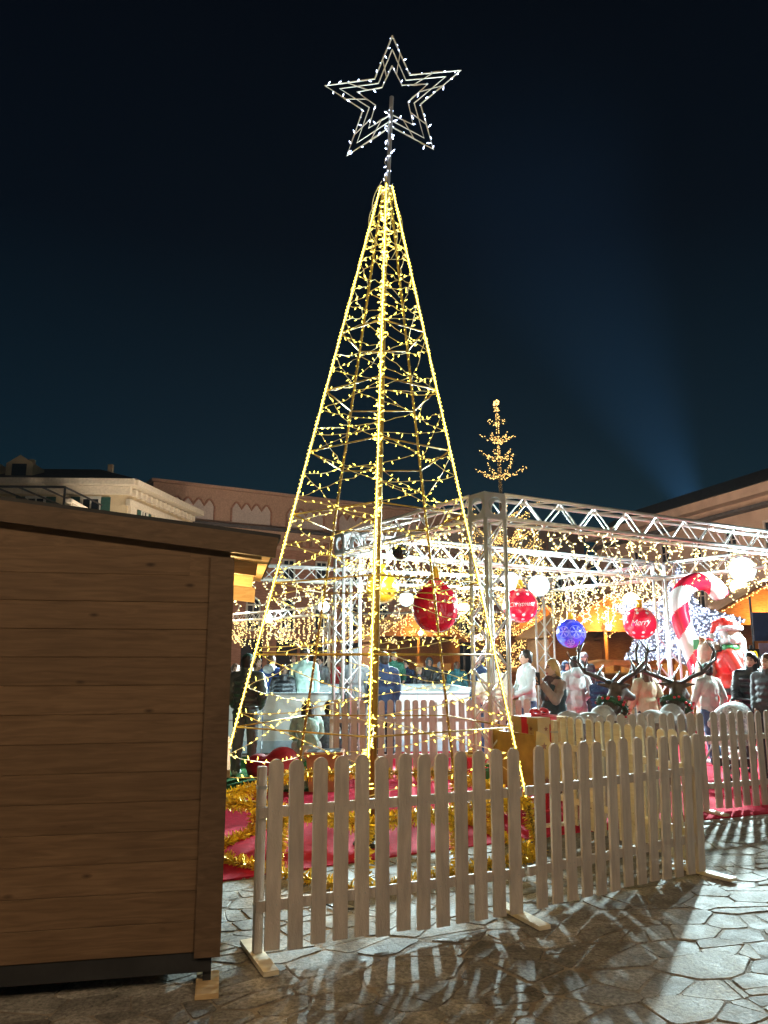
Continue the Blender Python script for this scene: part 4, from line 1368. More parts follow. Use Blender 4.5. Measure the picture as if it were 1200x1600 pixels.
def brick_palace():
    a = Vector((-17.5, 57.6, 0)); L_ = 46.0; zt = 15.2
    d, n = U.copy(), -Nn
    root = thing('palace', 'long salmon brick palace with blind arches under the roof, behind the trusses', 'building', a)
    mb = MB(); mb.obox(a + d * L_ / 2 - n * 4 + Zv * 6.0, d * L_ / 2, n * 4, Zv * 6.0); mb.build('wall', M['brick'], root)
    mb = MB(); mb.obox(a + d * L_ / 2 - n * 4.4 + Zv * 13.6, d * L_ / 2, n * 3.6, Zv * 1.55); mb.build('attic_wall', M['brick_trim'], root)
    mb = MB(); mb.obox(a + d * L_ / 2 - n * 4.2 + Zv * (zt + .05), d * (L_ / 2 + .2), n * 3.7, Zv * .12); mb.build('parapet', M['brick_trim'], root)
    mb = MB(); mb.obox(a + d * L_ / 2 - n * 4.0 + Zv * 12.05, d * (L_ / 2 + .3), n * 4.4, Zv * .12); mb.build('gutter', M['roof'], root)
    mb = MB(); mb.obox(a + d * L_ / 2 + Zv * 11.6, d * L_ / 2, n * .35, Zv * .3); mb.obox(a + d * L_ / 2 + Zv * 10.6, d * L_ / 2, n * .15, Zv * .12); mb.build('cornice', M['brick_trim'], root)
    cm = MB(); cm.box((0, 0, 0), (.26, .35, .5)); cmm = cm.mesh('corbel', [M['brick_trim']])
    for i in range(56): put('corbel', cmm, root, a + d * (.4 + i * .8) + n * .3 + Zv * 11.1, UA)
    for i in range(9):
        c = a + d * (3.2 + i * 4.9) - n * .8 + Zv * 13.55
        mb = MB(); w, h = 1.75, 1.0
        prof = [(-w, -h)] + [(-w, .1)]
        k = 4
        for q in range(k):
            x0 = -w + 2 * w * q / k
            prof += [(x0 + (2 * w / k) * t, .1 + .55 * math.sin(PI * t)) for t in (.15, .35, .5, .65, .85)]
            prof += [(x0 + 2 * w / k, .12)]
        prof[-1] = (w, .1)
        prof += [(w, -h)]
        mb.prism(prof, c, d, Zv, n * .12); ap = mb.build('blind_arch_panel', M['panel_grey'], root)
        mb = MB(); mb.tube([c + d * q_[0] + Zv * q_[1] + n * .1 for q_ in prof], .09, 5); mb.build('arch_moulding', M['brick'], ap)
    for i in range(15):
        s = 2.2 + i * 3.0
        window(root, a + d * s + Zv * 8.8, d, n, 1.0, 1.7)
        window(root, a + d * s + Zv * 4.9, d, n, 1.1, 1.9, None, True)
        mb = MB(); mb.obox(a + d * s + n * .04 + Zv * 1.6, d * .9, n * .05, Zv * 1.55); mb.build('shop_door', M['pane'], root)
    for s in (1.5, 4.2):
        mb = MB(); mb.tube([a + d * s + n * .2 + Zv * 12, a + d * s + n * .2 + Zv * .3], .07, 6); mb.build('downpipe', M['roof'], root)
brick_palace()

def pink_building():
    p1, p0 = Vector((17.3, 62.0, 0)), Vector((23.9, 38.0, 0)); zt = 11.25
    d = (p1 - p0).normalized(); n = Vector((-d.y, d.x, 0))
    L_ = (p1 - p0).length
    root = thing('townhouse_row', 'pale pink building with dark eaves receding at the right edge', 'building', p0)
    mb = MB(); mb.obox((p0 + p1) / 2 - n * 4 + Zv * zt / 2, d * L_ / 2, n * 4, Zv * zt / 2); mb.build('wall', M['pink'], root)
    mb = MB(); mb.obox((p0 + p1) / 2 + n * .35 + Zv * (zt - .9), d * (L_ / 2), n * .35, Zv * .1); mb.build('lower_cornice', M['roof'], root)
    mb = MB(); mb.obox((p0 + p1) / 2 + n * .3 + Zv * zt, d * (L_ / 2 + .3), n * .55, Zv * .28); mb.build('cornice', M['pink'], root)
    mb = MB()
    q = [p0 - d * .5 + n * .9, p1 + d * .5 + n * .9, p1 + d * .5 - n * 8.5, p0 - d * .5 - n * 8.5]
    vs_ = [Vector((v.x, v.y, zt + .3)) for v in q] + [p0 - n * 4 + Zv * (zt + 2.6), p1 - n * 4 + Zv * (zt + 2.6)]
    mb.add(vs_, [(0, 1, 5, 4), (1, 2, 5), (2, 3, 4, 5), (3, 0, 4), (0, 3, 2, 1)]); mb.build('roof', M['roof'], root)
    for i in range(7):
        for z in (8.6, 5.4): window(root, p0 + d * (2.6 + i * 3.3) + Zv * z, d, n, 1.0, 1.7, None, False, M['panel_grey'])
    mb = MB(); mb.tube([p0 + d * 1.2 + n * .35 + Zv * (zt - 1.2), p0 + d * 1.2 + n * .35 + Zv * .2], .1, 6); mb.build('downpipe', M['roof'], root)
    # projecting wing at the picture edge
    w0 = p0 - d * 3.2
    mb = MB(); mb.obox(w0 - d * 3 - n * 3.0 + Zv * 6.1, d * 5, n * 4.6, Zv * 6.1); mb.build('wing_wall', M['pink'], root)
    mb = MB(); mb.obox(w0 - d * 3 - n * 3.0 + Zv * 12.35, d * 5.4, n * 5.1, Zv * .14); mb.build('wing_eave', M['roof'], root)
pink_building()

# ---- market chalets with warm light, on the right behind the star
def chalet(label, c, ang, w=3.4, dep=2.2, h=2.5, peak=1.25, power=220):
    c = Vector((c[0], c[1], 0)); x = Vector((math.cos(ang), math.sin(ang), 0)); f = Vector((x.y, -x.x, 0))
    root = thing('market_chalet', label, 'chalet', c, 'lit wooden chalets behind the display')
    wm = M['chalet_wood']
    pl = MB(); pl.box((0, 0, 0), (w, .03, .17)); plm = pl.mesh('plank', [wm])
    for i in range(6): put('plank', plm, root, c + f * dep / 2 + Zv * (.1 + .175 * i), ang)
    sd = MB(); sd.box((0, 0, 0), (dep, .03, h)); sdm = sd.mesh('side_wall', [wm])
    for s in (-1, 1): put('side_wall', sdm, root, c + x * s * w / 2 + Zv * h / 2, ang + PI / 2)
    mb = MB(); mb.obox(c - f * dep / 2 + Zv * h / 2, x * w / 2, f * .02, Zv * h / 2); mb.build('rear_wall', wm, root)
    mb = MB(); mb.obox(c + f * (dep / 2 + .2) + Zv * 1.12, x * (w / 2 + .05), f * .25, Zv * .03); mb.build('counter', M['pine'], root)
    for s in (-1, 1):
        mb = MB(); mb.prism([(-w / 2, 0), (w / 2, 0), (0, peak)], c + f * (s * dep / 2) + Zv * h, x, Zv, f * .04); mb.build('gable', wm, root)
    for s in (-1, 1):
        mb = MB(); a, b = c + x * s * (w / 2 + .3) + Zv * (h - .2), c + Zv * (h + peak + .04)
        mid = (a + b) / 2; sl = (a - b) / 2
        mb.obox(mid, sl, f * (dep / 2 + .55), sl.cross(f).normalized() * .035); mb.build('roof_slope', wm, root)
    for s in (-1, 0, 1):
        mb = MB(); mb.obox(c + f * (dep / 2 + .02) + x * s * (w / 2 - .05) + Zv * (h / 2 + .3), x * .05, f * .05, Zv * (h / 2 - .3)); mb.build('post', wm, root)
    # string of amber bulbs along the eave
    wire, bl = MB(), MB()
    pts = [c + f * (dep / 2 + .56) + x * ((i / 12 - .5) * (w + .4)) + Zv * (h + peak - abs(i / 12 - .5) * 2 * (peak + .12) - .06) for i in range(13)]
    strand(wire, bl, pts, .006, .09, .06, .022, random.Random(int(c.x)))
    ls = wire.build('eave_light_string', M['cable'], root); bl.build('string_bulbs', M['amber'], ls, kind='stuff')
    lpos = c + f * (dep / 2 + .35) + Zv * (h + .12)
    mb = MB(); mb.ball(lpos, .10, 12, 8); mb.tube([lpos, lpos + Zv * .5], .01, 5); mb.build('lamp', M['globe'], root)
    ld = bpy.data.lights.new('chalet_light', 'POINT'); ld.energy = power; ld.color = (1, .52, .12); ld.shadow_soft_size = .11
    lo = bpy.data.objects.new('lamp_light', ld); COL.objects.link(lo); lo.parent = root; lo.location = lpos - c + f * .12
    # goods shelf
    for k in range(5):
        mb = MB(); mb.box(c + x * (w * (k - 2) / 6) + f * (dep / 2 + .1) + Zv * 1.27, (.3, .25, .22 + .05 * (k % 3)), ang); mb.build('goods_crate', M['pine'], root)
    return root
M['chalet_wood'] = wood_mat('orange_chalet_wood', (.26, .12, .045), (.46, .23, .09), objrand=.1)
p_ = at(925, 1000, 27.5); chalet('lit wooden chalet directly behind the blue bauble', (p_.x, p_.y), R(8), w=4.0)
p_ = at(1010, 1000, 29.5); chalet('wooden chalet hidden behind the white-lit star', (p_.x, p_.y), R(5), w=4.0)
p_ = at(1185, 1000, 24.5); chalet('lit wooden chalet at the right edge behind the bearded statue', (p_.x, p_.y), R(-8), w=4.6, h=2.6)
p_ = at(830, 1000, 33.0); chalet('lit wooden chalet behind the far conifer', (p_.x, p_.y), R(12), w=4.0)
p_ = at(640, 1000, 33.0); chalet('lit wooden chalet seen below the gold bauble', (p_.x, p_.y), R(16), w=3.6, power=120)

def awning():
    p = at(958, 1045, 19.5)
    root = thing('awning', 'low orange canvas awning behind the reindeer antlers', 'awning', (p.x, p.y, 0))
    mb = MB(); w, d = .75, .8; h = p.z
    for s in (-1, 1):
        for t in (-1, 1): mb2 = MB(); mb2.tube([(p.x + s * w, p.y + t * d, 0), (p.x + s * w, p.y + t * d, h)], .03, 6); mb2.build('post', M['steel'], root)
    n = 10
    for i in range(n + 1):
        x = -w * 1.1 + 2.2 * w * i / n
        z = h + .16 - .12 * (x / w) ** 2 + .012 * math.sin(i * 2.1)
        mb.v += [(p.x + x, p.y - d * 1.1, z - .06), (p.x + x, p.y - d * 1.05, z + .06), (p.x + x, p.y + d * 1.05, z + .06), (p.x + x, p.y + d * 1.1, z - .06)]
    for i in range(n):
        for k in range(3): mb.f.append((i * 4 + k, i * 4 + k + 1, i * 4 + k + 5, i * 4 + k + 4)); mb.m.append(0)
    mb.build('canopy', mat('orange_canvas', (.70, .28, .08), .8, var=.15), root, True)
awning()

# ---- yellow double-arch sign at the right edge
def arch_sign():
    p = at(1176, 1023, 20.5)
    root = thing('shop_sign', 'small dark sign with yellow double arch at the right edge', 'sign', (p.x, p.y, 0))
    mb = MB(); mb.tube([(p.x, p.y + .06, 0), (p.x, p.y + .06, p.z + .25)], .04, 8); mb.build('post', M['black'], root)
    mb = MB(); mb.box((p.x, p.y, p.z), (.34, .06, .30)); mb.build('board', M['black'], root)
    mb = MB()
    for s in (-1, 1):
        pts = [(p.x + s * .05 + .05 * math.cos(a), p.y - .04, p.z - .09 + .18 * math.sin(a) ** .8) for a in [PI * k / 12 for k in range(13)]]
        mb.tube(pts, .016, 6)
    mb.build('arch_emblem', glow('yellow_sign_light', (1, .62, .02), 1.1, False), root)
    q = at(1186, 985, 20.6)
    r2 = thing('banner_sign', 'tall dark blue banner sign on a thin pole at the right edge', 'sign', (q.x, q.y, 0))
    mb = MB(); mb.tube([(q.x - .15, q.y + .05, 0), (q.x - .15, q.y + .05, q.z + .9)], .03, 8); mb.build('pole', M['black'], r2)
    mb = MB(); mb.box((q.x + .12, q.y, q.z + .1), (.55, .04, .75)); mb.build('board', mat('navy_board', (.03, .05, .14), .5), r2)
    mb = MB(); mb.box((q.x + .12, q.y - .005, q.z - .5), (.34, .03, .34)); mb.build('notice', mat('pale_notice', (.45, .5, .75), .5), r2)
arch_sign()

# ================================================================== CONIFER WITH LIGHTS
def conifer():
    rng = random.Random(21)
    base = at(789, 1000, 30.0); base.z = 0
    root = thing('conifer_tree', 'tall slender conifer wound with amber lights rising above the truss', 'tree', base)
    H = 11.9
    mb = MB(); mb.tube([base, base + Zv * 6 + Vector((.05, 0, 0)), base + Vector((-.08, 0, H))], [.2, .1, .018], 10); trunk = mb.build('trunk', mat('bark', (.07, .05, .03), .9, var=.3), root, True)
    fo, bl = MB(), MB()
    def tr(z): return base + Vector((.05 * min(z / 6, 1) - .13 * max(0, (z - 6) / 6), 0, z))
    tiers = [(11.55, .15), (10.95, .40), (10.2, .68), (9.45, .72), (8.7, 1.0), (6.9, 1.35), (6.1, 1.6), (5.5, 1.75), (4.9, 1.9), (4.3, 2.0), (3.7, 2.1), (3.1, 2.15), (2.5, 2.1), (1.9, 1.9), (1.3, 1.5)]
    for (z, w) in tiers:
        nb = 4 if w < .5 else (6 if w < 1.2 else 10)
        ph = rng.uniform(0, 6)
        if 8 < z < 11.3: ph = rng.uniform(-.25, .25)
        for k in range(nb):
            a = ph + 2 * PI * k / nb + rng.uniform(-.15, .15)
            l = w * rng.uniform(.8, 1.12)
            dv = Vector((math.cos(a), math.sin(a), 0))
            c = tr(z)
            pts = [c + dv * l * t + Zv * (l * (.05 * t + .38 * t * t) + rng.uniform(-.02, .02)) for t in (0, .25, .5, .75, 1)]
            br = MB(); br.tube(pts, [.022, .018, .014, .01, .006], 5); br.build('branch', bpy.data.materials['bark'], root, True)
            for i in range(int(50 * l)):
                t = rng.uniform(.08, 1); j = min(3, int(t * 4)); p = pts[j].lerp(pts[j + 1], t * 4 - j)
                q = Vector((rng.uniform(-1, 1), rng.uniform(-1, 1), rng.uniform(-.4, 1))).normalized()
                le = rng.uniform(.08, .2); sd = q.cross(dv).normalized() * .012 if q.cross(dv).length > .01 else Zv * .012
                fo.add([p - sd, p + sd, p + q * le + dv * .05], [(0, 1, 2)])
            for i in range(int((28 if z > 6.5 else 34) * l) + 3):
                t = rng.uniform(.02, 1.02); j = min(3, int(t * 4)); p = pts[j].lerp(pts[j + 1], min(1, t * 4 - j))
                q = Vector((rng.uniform(-1, 1), rng.uniform(-1, 1), rng.uniform(-1, 1)))
                bl.bulb(p + q * .045, q, .05, .016)
    for i in range(620):
        z = rng.uniform(1, H); a = rng.uniform(0, 2 * PI); q = Vector((math.cos(a), math.sin(a), 0))
        bl.bulb(tr(z) + q * (.02 + .16 * max(0, 1 - z / 8)), q, .05, .016)
    for i in range(26):
        q = Vector((rng.uniform(-1, 1), rng.uniform(-1, 1), rng.uniform(-1, 1)))
        bl.bulb(tr(H - .05) + q * .07, q, .07, .026)
    crown = fo.build('crown', mat('needle_green', (.035, .07, .03), .8, var=.3), root, kind='stuff')
    bl.build('tree_lights', M['amber'], crown, kind='stuff')
conifer()

# ================================================================== GIANT WHITE-LIT STAR
def led_star():
    rng = random.Random(8)
    Y = 20.0
    c = at(1055, 985, Y)
    root = thing('led_star', 'giant star covered in dense white-blue lights behind the candy cane', 'light star', (c.x, c.y, 0))
    tips = [at(u, v, Y) for (u, v) in ((1062, 880), (1166, 968), (1128, 1075), (972, 1036), (956, 946))]
    inn = []
    for i in range(5):
        m_ = (tips[i] + tips[(i + 1) % 5]) / 2
        inn.append(c + (m_ - c) * .62)
    poly = [q for i in range(5) for q in (tips[i], inn[i])]
    mb = MB()
    T = .42
    for i in range(10):
        a, b = poly[i], poly[(i + 1) % 10]
        for s in (-1, 1):
            f = c + Vector((0, s * T, 0))
            mb.add([a, b, f], [(0, 1, 2) if s > 0 else (0, 2, 1)])
    body = mb.build('star_body', mat('silver_tinsel', (.45, .48, .55), .5, .3, var=.3, scale=20), root)
    bl, tn = MB(), MB()
    for i in range(10):
        a, b = poly[i], poly[(i + 1) % 10]
        for s in (-1, 1):
            f = c + Vector((0, s * T, 0))
            ar = (a - c).cross(b - c).length / 2
            n = int(ar * (620 if s < 0 else 90))
            for _ in range(n):
                r1, r2 = rng.random(), rng.random()
                if r1 + r2 > 1: r1, r2 = 1 - r1, 1 - r2
                p = a + (b - a) * r1 + (f - a) * r2
                q = Vector((rng.uniform(-1, 1), s * rng.uniform(.4, 1), rng.uniform(-1, 1))).normalized()
                if rng.random() < .62: bl.bulb(p + q * .012, q, .05, .021)
                w = q.orthogonal().normalized() * .012
                q2 = (q + Vector((rng.uniform(-1, 1), 0, rng.uniform(-1, 1)))).normalized()
                tn.add([p - w, p + w, p + q2 * .12], [(0, 1, 2)])
    bl.build('star_leds', M['led'], body, kind='stuff')
    tn.build('star_tinsel', bpy.data.materials['silver_tinsel'], body, kind='stuff')
    for s in (-1, 1):
        mb = MB(); mb.tube([(c.x + s * .8, c.y + .3, 0), (c.x + s * .2, c.y + .15, c.z)], .05, 8); mb.build('stand_leg', M['steel'], root)
led_star()

# ================================================================== CANDY CANE
def candy_cane():
    Y = 14.0
    px = [(1112, 1150), (1103, 1100), (1091, 1045), (1079, 1010), (1068, 980), (1061, 955), (1062, 933), (1072, 917), (1089, 909), (1106, 911), (1120, 922), (1128, 936)]
    pts = [at(u, v, Y) for u, v in px]
    g0 = pts[0].copy(); g0.z = .02; g0.x += .25
    pts = [g0] + pts
    root = thing('candy_cane', 'giant red and white striped candy cane beside the right truss tower', 'candy cane', (g0.x, g0.y, 0))
    # resample
    fine = []
    for i in range(len(pts) - 1):
        p0, p1, p2, p3 = pts[max(0, i - 1)], pts[i], pts[i + 1], pts[min(len(pts) - 1, i + 2)]
        k = max(4, int((p2 - p1).length / .018))
        for q in range(k):
            t = q / k
            fine.append(.5 * ((2 * p1) + (p2 - p0) * t + (2 * p0 - 5 * p1 + 4 * p2 - p3) * t * t + (3 * p1 - p0 - 3 * p2 + p3) * t ** 3))
    fine.append(pts[-1])
    mb = MB(); n = 36
    rs = [.165] * len(fine)
    for i in range(9):
        rs[-1 - i] = .165 * math.sqrt(max(.02, 1 - ((8 - i) / 8.2) ** 2))
    mb.tube(fine, rs, n)
    # helical stripes picked by material index
    cum = [0]
    for i in range(len(fine) - 1): cum.append(cum[-1] + (fine[i + 1] - fine[i]).length)
    for fi in range((len(fine) - 1) * n):
        i, k = divmod(fi, n)
        ph = (cum[i] / .62 + .55 * k / n * 1.0) % 1.0
        # one full twist would need a whole turn; a half-turn seam is hidden at the back
        ph = ((cum[-1] - cum[i]) / .80 + k / n) % 1.0
        mb.m[fi] = 0 if ph < .5 else 1
    mb.build('cane', [M['red_gloss'], mat('white_gloss_plastic', (.72, .72, .70), .22, var=.03, coat=.4)], root, True)
    mb = MB(); mb.lathe([(0, .05), (.3, .05), (.32, .03), (.32, 0), (0, 0)], (g0.x, g0.y, .012), 24); mb.build('base', M['black'], root)
candy_cane()
# ================================================================== ICE RINK
def rink():
    a, b = Vector((-3.4, 13.45, 0)), Vector((1.9, 13.95, 0))
    d = (b - a).normalized(); n = Vector((-d.y, d.x, 0)); L_ = (b - a).length; ang = math.atan2(d.y, d.x)
    W = 4.6
    root = thing('ice_rink', 'white-boarded ice rink behind the light tree', 'ice rink', a)
    mb = MB(); mb.obox((a + b) / 2 + n * W / 2 + Zv * .05, d * L_ / 2, n * W / 2, Zv * .035); mb.build('ice_sheet', M['ice'], root)
    k = 4; w = L_ / k
    def board(c, dx, w_, name='rink_board'):
        bd = MB(); bd.obox(c + Zv * .5, dx * (w_ / 2 - .008), Vector((-dx.y, dx.x, 0)) * .03, Zv * .48); o = bd.build(name, M['board'], root)
        t = MB(); t.obox(c + Zv * .995, dx * (w_ / 2), Vector((-dx.y, dx.x, 0)) * .045, Zv * .018); t.build('top_rail', M['board_trim'], o)
        t = MB(); t.obox(c + Zv * .56 - Vector((-dx.y, dx.x, 0)) * .031, dx * (w_ / 2 - .01), Vector((-dx.y, dx.x, 0)) * .004, Zv * .008); t.build('seam', M['board_trim'], o)
        t = MB(); t.obox(c + Zv * .12 - Vector((-dx.y, dx.x, 0)) * .033, dx * (w_ / 2 - .01), Vector((-dx.y, dx.x, 0)) * .005, Zv * .10); t.build('kick_strip', mat('pale_blue_kick_strip', (.45, .60, .70), .4) if 'pale_blue_kick_strip' not in bpy.data.materials else bpy.data.materials['pale_blue_kick_strip'], o)
    for i in range(k):
        board(a + d * w * (i + .5), d, w)
        board(a + n * W + d * w * (i + .5), d, w)
    for i in range(3):
        board(b + n * W * (i + .5) / 3, n, W / 3)
        board(a + n * W * (i + .5) / 3, n, W / 3)
rink()

# ================================================================== REINDEER
M['fur'] = mat('brown_reindeer_fur', (.085, .060, .045), .8, var=.3, scale=14, bump=.4, bscale=60)
M['antler'] = mat('dark_antler', (.045, .035, .03), .45, var=.25)
M['pale_fur'] = mat('grey_white_fur', (.42, .43, .42), .85, var=.2, scale=12)
M['wreath'] = mat('wreath_green', (.02, .075, .03), .8, var=.3)
M['red_dot'] = mat('red_berry', (.5, .01, .02), .35)
def reindeer(label, p, heading, tilt=0.0):
    p = Vector((p[0], p[1], .013))
    f = Vector((math.cos(heading), math.sin(heading), 0)); s = Vector((-f.y, f.x, 0))
    def q(x, y, z): return p + f * x + s * y + Zv * z
    root = thing('reindeer_statue', label, 'reindeer', p, 'reindeer statues behind the fence')
    mb = MB()
    mb.ball(q(-.38, 0, .78), (.23, .19, .20), 14, 10, rz=heading); mb.ball(q(0, 0, .76), (.32, .18, .19), 14, 10, rz=heading); mb.ball(q(.30, 0, .78), (.22, .18, .24), 14, 10, rz=heading)
    mb.cap(q(.40, 0, .86), q(.62, 0, 1.16), .135, .095)
    mb.cap(q(.62, 0, 1.20), q(.90, 0, 1.10), .098, .055)
    mb.ball(q(.94, 0, 1.09), (.06, .055, .05), rz=heading)
    for y in (-1, 1):
        mb.cap(q(.34, y * .10, .68), q(.37, y * .11, .40), .085, .045); mb.cap(q(.37, y * .11, .40), q(.35, y * .11, .07), .042, .030); mb.cap(q(.35, y * .11, .06), q(.39, y * .11, .035), .04, .034)
        mb.cap(q(-.42, y * .11, .70), q(-.34, y * .12, .46), .115, .06); mb.cap(q(-.34, y * .12, .46), q(-.50, y * .12, .34), .055, .038); mb.cap(q(-.50, y * .12, .34), q(-.46, y * .12, .07), .035, .030); mb.cap(q(-.46, y * .12, .06), q(-.42, y * .12, .035), .04, .034)
        mb.cap(q(.60, y * .09, 1.24), q(.55, y * .235, 1.255), .038, .016)
    mb.cap(q(-.58, 0, .84), q(-.68, 0, .76), .05, .03)
    me = fuse(mb, 'body', [M['fur'], M['pale_fur']], .016, 6, p)
    for po in me.polygons:
        c = Vector(po.center)
        loc = Vector((c.dot(f), c.dot(s), c.z))
        if (loc.z > .84 and loc.x < .36) or loc.x < -.58: po.material_index = 1
    o = bpy.data.objects.new('body', me); COL.objects.link(o); o.parent = root; ORG[o.name] = p
    for y in (-1, 1):
        mb = MB()
        main = [q(.60, y * .06, 1.27), q(.52, y * .20, 1.34), q(.48, y * .36, 1.40), q(.50, y * .47, 1.52), q(.56, y * .50, 1.66), q(.62, y * .46, 1.78)]
        mb.tube(main, [.030, .028, .026, .024, .019, .007], 8)
        for (i, e_, r_) in ((1, (.66, .20, 1.50), .018), (2, (.46, .30, 1.60), .019), (2, (.62, .42, 1.50), .015), (3, (.40, .56, 1.66), .017), (4, (.66, .58, 1.74), .014), (4, (.50, .43, 1.80), .014), (0, (.82, .07, 1.42), .018)):
            a = main[i]; b = q(e_[0], y * e_[1], e_[2]); m_ = a.lerp(b, .55) + Vector((0, 0, -.03)) + s * y * .025
            mb.tube([a, m_, b], [r_, r_ * .85, .005], 7)
        mb.build('antler', M['antler'], root, True)
        mb = MB(); mb.ball(q(.70, y * .085, 1.235), .014, 8, 6); mb.build('eye', M['black'], root)
    # wreath round the neck
    rng = random.Random(int(p.x * 10))
    c = q(.50, 0, 1.00); ax = (q(.62, 0, 1.16) - q(.40, 0, .86)).normalized(); bx = s; cx = ax.cross(bx)
    core = MB(); lv = MB(); bd = MB()
    ring = [c + (bx * math.cos(t) + cx * math.sin(t)) * .165 for t in [2 * PI * k / 20 for k in range(21)]]
    core.tube(ring, .035, 8); w = core.build('wreath', M['wreath'], root)
    for i in range(700):
        t = rng.uniform(0, 2 * PI); b0 = c + (bx * math.cos(t) + cx * math.sin(t)) * .165
        dv = Vector((rng.uniform(-1, 1), rng.uniform(-1, 1), rng.uniform(-1, 1))).normalized()
        wv = dv.orthogonal().normalized() * .010
        lv.add([b0 - wv, b0 + wv, b0 + dv * rng.uniform(.05, .085)], [(0, 1, 2)])
    for i in range(16):
        t = rng.uniform(0, 2 * PI); b0 = c + (bx * math.cos(t) + cx * math.sin(t)) * .17 + ax * rng.uniform(-.06, .04) + (bx * math.cos(t) + cx * math.sin(t)) * .045
        bd.ball(b0, .018, 8, 6)
    lv.build('wreath_needles', M['wreath'], w, kind='stuff'); bd.build('berries', M['red_dot'], w, kind='stuff')
    return root
h1 = at(967, 1085, 9.9); h2 = at(1077, 1075, 10.15)
hd = R(40)
hf = Vector((math.cos(hd), math.sin(hd), 0))
reindeer('antlered reindeer statue with green wreath, nearer the sleigh', h1 - hf * .66, hd)
reindeer('antlered reindeer statue with green wreath, in front of the candy cane', h2 - hf * .66, R(52))

# ================================================================== SLEIGH AND GIFTS
M['gold_wood'] = mat('gold_painted_wood', (.46, .28, .06), .5, var=.2, scale=6)
M['red_paint'] = mat('red_satin', (.50, .015, .025), .35, var=.08)
M['green_paint'] = mat('green_satin', (.02, .18, .04), .5, var=.1)
M['brown_star'] = mat('brown_star_print', (.20, .07, .03), .7)
def star_flat(mb, c, x, z, r, off):
    pts = [c + (x * math.cos(a) + z * math.sin(a)) * (r if k % 2 == 0 else r * .42) for k, a in enumerate([PI / 2 + PI * q / 5 for q in range(10)])]
    mb.add([p + off for p in [c] + pts], [(0, 1 + k, 1 + (k + 1) % 10) for k in range(10)])

def sleigh():
    c = Vector((1.80, 8.80, .013))
    hd_ = R(30)
    f = Vector((math.cos(hd_), math.sin(hd_), 0)); s = Vector((-f.y, f.x, 0))
    root = thing('sleigh', 'gold painted wooden sleigh with brown stars behind the fence corner', 'sleigh', c)
    prof = [(-.42, .22), (.20, .22), (.36, .30), (.46, .48), (.49, .70), (.41, .75), (.31, .60), (.15, .54), (-.08, .57), (-.24, .66), (-.36, .80), (-.48, .84), (-.50, .6)]
    for y in (-1, 1):
        mb = MB(); mb.prism(prof, c + s * y * .36, f, Zv, s * .035); sp = mb.build('side_panel', M['gold_wood'], root)
        st = MB()
        for (x, z) in ((-.38, .68), (-.22, .48), (-.03, .40), (.14, .38), (.29, .44), (.40, .60), (-.36, .34)):
            star_flat(st, c + f * x + Zv * z, f, Zv, .045, s * y * (.36 + .02))
        st.build('star_print', M['brown_star'], sp)
        mb = MB(); mb.tube([c + s * y * .3 + f * x + Zv * z for x, z in ((-.58, .05), (-.42, .028), (.28, .028), (.46, .08), (.58, .22), (.62, .36), (.55, .44))], .022, 8); mb.build('runner', M['red_paint'], root, True)
        for x in (-.32, .22):
            mb = MB(); mb.tube([c + s * y * .3 + f * x + Zv * .03, c + s * y * .34 + f * x + Zv * .25], .018, 6); mb.build('strut', M['red_paint'], root)
    mb = MB(); mb.obox(c + f * -.07 + Zv * .24, f * .35, s * .34, Zv * .02); mb.build('floor_board', M['gold_wood'], root)
    mb = MB(); mb.obox(c + f * -.42 + Zv * .52, f * .02, s * .34, Zv * .27); mb.build('back_panel', M['gold_wood'], root)
    mb = MB(); mb.obox(c + f * -.15 + Zv * .40, f * .2, s * .335, Zv * .03); mb.build('seat', M['red_paint'], root)
sleigh()

def gift(label, c, size, ang, m, rm, stars=False):
    c = Vector(c)
    root = thing('gift_box', label, 'gift box', c, 'wrapped gift boxes around the sleigh')
    w, d, h = size
    mb = MB(); mb.box(c + Zv * h / 2, (w, d, h * .98), ang); mb.build('box', m, root)
    mb = MB(); mb.box(c + Zv * h * .93, (w + .03, d + .03, h * .14), ang); mb.build('lid', m, root)
    x = Vector((math.cos(ang), math.sin(ang), 0)); y = Vector((-x.y, x.x, 0))
    mb = MB(); mb.obox(c + Zv * (h / 2 + .004), x * .045, y * (d / 2 + .019), Zv * (h / 2 + .004)); mb.build('ribbon', rm, root)
    mb = MB(); mb.obox(c + Zv * (h / 2 + .002), x * (w / 2 + .018), y * .045, Zv * (h / 2 + .003)); mb.build('ribbon', rm, root)
    mb = MB()
    for s_ in (-1, 1):
        pts = [c + Zv * h + (x * math.cos(a) * .06 * s_ + x * .06 * s_) + Zv * (.035 + .03 * math.sin(a)) + y * .02 * math.sin(a) for a in [2 * PI * k / 10 for k in range(11)]]
        mb.tube(pts, .024, 6)
    mb.build('bow', rm, root, True)
    if stars:
        st = MB(); rng = random.Random(4)
        for (nx, tx, hw) in ((-y, x, w), (y, x, w), (x, y, d), (-x, y, d)):
            for k in range(6):
                star_flat(st, c + nx * ((d if abs(nx.dot(y)) > .5 else w) / 2 + .006) + tx * hw * rng.choice((-.36, -.24, .24, .36)) + Zv * h * (.12 + .13 * k), tx, Zv, .032, Vector((0, 0, 0)))
        st.build('star_print', M['brown_star'], root)
M['kraft'] = mat('kraft_paper', (.42, .27, .11), .7, var=.1)
gp = Vector((1.48, 8.66, .0)); 
gift('big kraft-paper gift box with red ribbon and brown stars on the sleigh', (1.72, 8.76, .445), (.42, .40, .52), R(30), M['kraft'], M['red_paint'], True)
gift('small red gift box on the carpet under the light tree', ground_at(742, 1212) + Zv * .013, (.26, .24, .24), R(15), M['red_paint'], M['gold_wood'])
